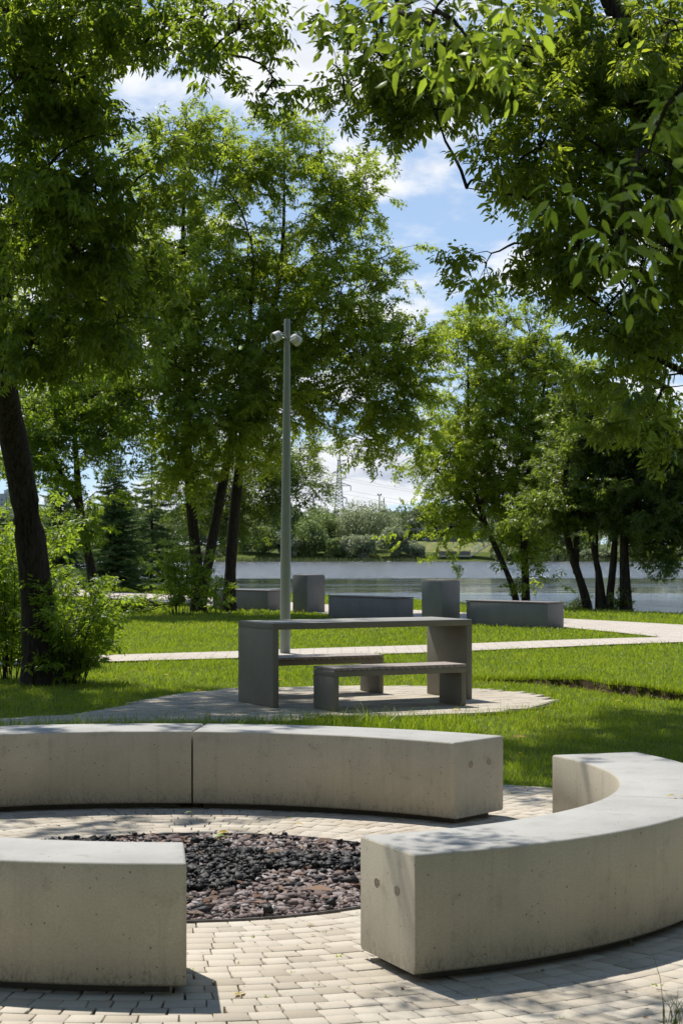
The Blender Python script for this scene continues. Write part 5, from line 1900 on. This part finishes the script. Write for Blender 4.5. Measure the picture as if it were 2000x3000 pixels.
# person on the pier: one skinned body with a red jacket
def person(x, y, z):
    t = thing('person', 'person in a red jacket standing at the left end of the far pier', 'person', (x, y, z), R(150))
    J = [((0, 0, 0.95), .13), ((0, 0, 1.15), .13), ((0, 0, 1.38), .15), ((0, 0.01, 1.50), .06), ((0, 0.02, 1.60), .085), ((0, 0.02, 1.70), .09),
         ((0.19, 0, 1.40), .06), ((0.27, -0.06, 1.14), .048), ((0.16, -0.24, 1.02), .038),
         ((-0.19, 0, 1.40), .06), ((-0.27, -0.06, 1.14), .048), ((-0.16, -0.24, 1.02), .038),
         ((0.10, 0, 0.88), .10), ((0.11, -0.02, 0.48), .07), ((0.11, 0.02, 0.08), .05), ((0.11, -0.14, 0.04), .04),
         ((-0.10, 0, 0.88), .10), ((-0.11, -0.02, 0.48), .07), ((-0.11, 0.02, 0.08), .05), ((-0.11, -0.14, 0.04), .04)]
    E_ = [(0, 1), (1, 2), (2, 3), (3, 4), (4, 5), (2, 6), (6, 7), (7, 8), (2, 9), (9, 10), (10, 11), (0, 12), (12, 13), (13, 14), (14, 15), (0, 16), (16, 17), (17, 18), (18, 19)]

    def skin(name, idx, mat, grow=0.0):
        mp = {k: i for i, k in enumerate(idx)}
        me = bpy.data.meshes.new(name)
        me.from_pydata([J[k][0] for k in idx], [(mp[a], mp[b]) for a, b in E_ if a in mp and b in mp], [])
        o = link(name, me, t)
        md = o.modifiers.new('skin', 'SKIN')
        for i, k in enumerate(idx):
            rr2 = J[k][1] + grow
            me.skin_vertices[0].data[i].radius = (rr2, rr2)
        me.skin_vertices[0].data[0].use_root = True
        sb = o.modifiers.new('sub', 'SUBSURF')
        sb.levels = sb.render_levels = 1
        me.materials.append(mat)
        return o
    skin('body', list(range(20)), M_SKIN)
    skin('jacket', [0, 1, 2, 6, 7, 9, 10], M_RED, 0.02)
    skin('trousers', [0, 12, 13, 14, 16, 17, 18], M_DARKCLOTH, 0.018)
    m = MB(); m.lathe([(0.09, 1.66), (0.105, 1.72), (0.10, 1.78), (0.06, 1.82), (0.01, 1.83)], 14, Matrix.Translation((0, 0.03, 0))); m.build('hair', M_DARKCLOTH, t, True)


person(fx(1279, 351), 351 - 0.6, WATER_Z + 0.95)

# ------------------------------------------------------------------ pylon, wires, masts, distant building
PD = 900
pyl = thing('pylon', 'tall steel lattice power pylon beyond the far wood', 'pylon', (fx(993, PD), PD, 2.0))
k = PD / FPX


def zy(y):
    return CAMH + (YH - y) * k - 2.0


m = MB()
secs = [(1560, 16), (1480, 11.0), (1460, 10.0), (1423, 7.8), (1385, 5.6), (1350, 3.2)]
corners = []
for y, w in secs:
    corners.append([Vector((sx * w * k, sy * w * k, zy(y))) for sx, sy in ((-1, -1), (1, -1), (1, 1), (-1, 1))])
def lerp(a, b, t):
    return a + (b - a) * t
for i in range(len(secs) - 1):
    n_ = (6, 2, 4, 4, 5)[i]
    for c in range(4):
        m.tube([corners[i][c], corners[i + 1][c]], 0.22, 4)
    for c in range(4):
        c2 = (c + 1) % 4
        for j in range(n_):
            a0, a1 = lerp(corners[i][c], corners[i + 1][c], j / n_), lerp(corners[i][c], corners[i + 1][c], (j + 1) / n_)
            b0, b1 = lerp(corners[i][c2], corners[i + 1][c2], j / n_), lerp(corners[i][c2], corners[i + 1][c2], (j + 1) / n_)
            m.tube([a0, b1], 0.10, 3); m.tube([b0, a1], 0.10, 3); m.tube([a1, b1], 0.10, 3)
m.build('tower', M_PYLON, pyl)
ARMS = [(1385, 19, 6), (1423, 34, 9), (1459, 22, 6)]
for y, w, up in ARMS:
    z, zu = zy(y), zy(y - up)
    inner = 6 * k
    for s in (-1, 1):
        m = MB()
        tip = Vector((s * w * k, 0, z))
        for yy in (-inner, inner):
            m.tube([(s * inner, yy, z), tip], 0.16, 4)
            m.tube([(s * inner, yy, zu), tip], 0.16, 4)
        for q in (0.25, 0.5, 0.75):
            xq = s * (inner + (w * k - inner) * q)
            m.tube([(xq, 0, z), (xq, 0, zu + (z - zu) * q)], 0.10, 3)
        m.build('crossarm', M_PYLON, pyl)
    for s in (-1, 1):
        m = MB(); m.tube([(s * w * k, 0, z), (s * w * k, 0, z - 15 * k)], 0.20, 5); m.build('insulator', M_PYLON, pyl)
m = MB(); m.box(-6 * k, 6 * k, -6 * k, 6 * k, zy(1349), zy(1346.5)); m.build('top_platform', M_PYLON, pyl)
x0 = fx(993, PD)
ws = []
for y, w, up in ARMS[:2]:
    for s in (-1, 1):
        z = zy(y) + 2 - 15 * k
        pts_l, pts_r = [], []
        for i in range(17):
            u = i / 16
            sag = -26 * 4 * u * (1 - u) * 0.5
            pts_r.append((x0 + s * w * k + 300 * u, PD + 60 * u, z + sag * 1.0 + -6 * u))
            pts_l.append((x0 + s * w * k - 300 * u, PD + 150 * u, z + sag * 1.0 - 2 * u))
        side = 'right' if s > 0 else 'left'
        lev = 'upper' if y < 1400 else 'lower'
        m = MB(); m.tube(pts_l[::-1] + pts_r[1:], 0.05, 3, False)
        tag(m.build('power_line', M_STEEL), f'thin cable hanging from the {side} end of the pylon\'s {lev} crossarm', 'cable', 'cables strung from the pylon')


def mast(label, x, ytop, d, head):
    h = fh(ytop, d, 2)
    t = thing('light_mast', label, 'mast', (fx(x, d), d, 2), 0, 'masts above the far wood')
    m = MB(); m.tube([(0, 0, 0), (0, 0, h)], [0.35, 0.22], 8); m.build('pole', M_STEEL, t)
    if head:
        m = MB(); m.box(-0.8, 0.8, -0.3, 0.3, h, h + 0.25)
        m.box(-0.85, -0.25, -0.35, 0.3, h + 0.25, h + 0.75); m.box(0.25, 0.85, -0.35, 0.3, h + 0.25, h + 0.75)
        m.build('floodlights', M_STEEL, t)


mast('floodlight mast left of the pylon', 919, 1457, 760, True)
mast('floodlight mast right of the pylon', 1111, 1452, 760, True)
mast('plain dark mast standing right of the right floodlight mast', 1124, 1459, 760, False)

bd = 1500
bl = thing('tower_block', 'hazy blue-grey apartment block far beyond the left trunk', 'building', (fx(18, bd), bd, 2))
bh = fh(1446, bd, 2)
m = MB(); m.box(-12, 14, 0, 14, 0, bh); m.box(-20, -12, 2, 12, 0, bh * 0.92); m.build('wall', M_BRICKWALL, bl)
for i in range(8):
    for j in range(5):
        m = MB(); m.box(-10 + i * 3, -8.6 + i * 3, -0.15, 0.05, bh * (0.50 + 0.09 * j), bh * (0.50 + 0.09 * j) + 1.7); m.build('window', M_WIN, bl)
m = MB(); m.box(-2, 5, 3, 9, bh, bh + 3); m.build('roof_house', M_BRICKWALL, bl)

# ------------------------------------------------------------------ small things
def leaf_obj(label, x, y, z, size, mat, rz, tilt=0.12, name='fallen_leaf'):
    V, Q, T = leaflet(1)
    V = V * size
    V[:, 2] += 0.05 * size + 0.12 * size * np.sin(V[:, 0] / size * 3.1)
    o = link(name, mesh_np(name, V, [Q, T], mat, True), None, (x, y, z))
    o.rotation_euler = (tilt, -0.05, rz)
    tag(o, label, 'leaf', 'fallen leaves')
    return o


a = gt(1951, 2338)
leaf_obj('curled yellow fallen leaf lying on top of the right bench near the joint', a[0], a[1], HT + 0.004, 0.05, M_YELLOW, 0.2)
a = gt(1962, 2338)
leaf_obj('second yellow leaf touching the curled one on the right bench top', a[0] + 0.045, a[1], HT + 0.004, 0.055, M_YELLOW, -0.15)
a = G(635, 2462)
leaf_obj('bright yellow leaf among the stones at the back of the fire pit', a[0], a[1], 0.03, 0.085, M_YELLOW, 0.5, 0.4)
leaf_obj('green leaf lying just in front of the yellow one in the fire pit', a[0] - 0.02, a[1] - 0.09, 0.025, 0.09, M_GREENLEAF, 0.2, 0.3)
a = G(862, 2421)
leaf_obj('yellow leaf on the pavers behind the fire pit', a[0], a[1], 0.006, 0.06, M_YELLOW, 0.1)
a = G(540, 2388)
leaf_obj('pale green leaf on the shaded pavers below the bench joint', a[0], a[1], 0.006, 0.07, M_GREENLEAF, 0.3)
a = G(1405, 2026)
leaf_obj('yellow-green leaf at the paving edge right of the table', a[0], a[1], 0.01, 0.10, M_GREENLEAF, 0.4)
a = G(1322, 2092)
leaf_obj('yellow leaf in the grass fringe in front of the table', a[0], a[1], 0.03, 0.11, M_YELLOW, 0.1)
a = G(545, 2084)
leaf_obj('long yellowed leaf on the shaded paving left of the table', a[0], a[1], 0.008, 0.12, M_GREENLEAF, 0.1)

# seedling at the foot of the near right bench
a = G(1842, 2772)
sd_ = thing('seedling', 'small seedling growing from the joint at the foot of the right bench', 'plant', (a[0], a[1], 0))
m = MB(); m.tube([(0, 0, -0.01), (0.004, 0, 0.03), (0.001, 0, 0.055), (0.004, 0, 0.075)], 0.0016, 6); m.build('stem', M_L_DARK, sd_, True)
lv, lq, lt = leaflet(1)
for (x, y, z, s, rz, ry) in ((0.004, 0, 0.06, 0.032, 0.0, -0.1), (0.004, 0, 0.075, 0.024, 0.2, -0.3), (0.002, 0, 0.076, 0.022, 2.9, -0.5), (0, 0, 0.03, 0.034, -0.9, 0.9), (0.002, 0.002, 0.08, 0.02, 1.2, -0.4)):
    Mx = Matrix.Translation((x, y, z)) @ Matrix.Rotation(rz, 4, 'Z') @ Matrix.Rotation(ry, 4, 'Y')
    vv = np.array([tuple(Mx @ Vector(q * s)) for q in lv * np.array((1, 1.5, 1))])
    link('leaf', mesh_np('leaf', vv, [lq, lt], M_L_DARK, True), sd_)

# grass tuft at the lower right edge
a = G(1975, 3010)
tuft = MB()
for i in range(26):
    an = rng.uniform(0, 6.28)
    h = rng.uniform(0.05, 0.13) if i else 0.26
    e = np.array((math.cos(an), math.sin(an))) * h * rng.uniform(0.2, 0.7) if i else np.array((-0.05, 0.0))
    b0 = np.array((rng.normal(0, 0.025), rng.normal(0, 0.02)))
    tuft.tube([(*b0, -0.005), (*(b0 + e * 0.35), h * 0.6), (*(b0 + e), h)], [0.0014, 0.0012, 0.0004], 4)
tf = tuft.build('grass_tuft', M_GRASS, None, True, (a[0], a[1], 0))
tag(tf, 'tuft of dark wild grass on the pavers at the lower right corner', 'grass tuft')
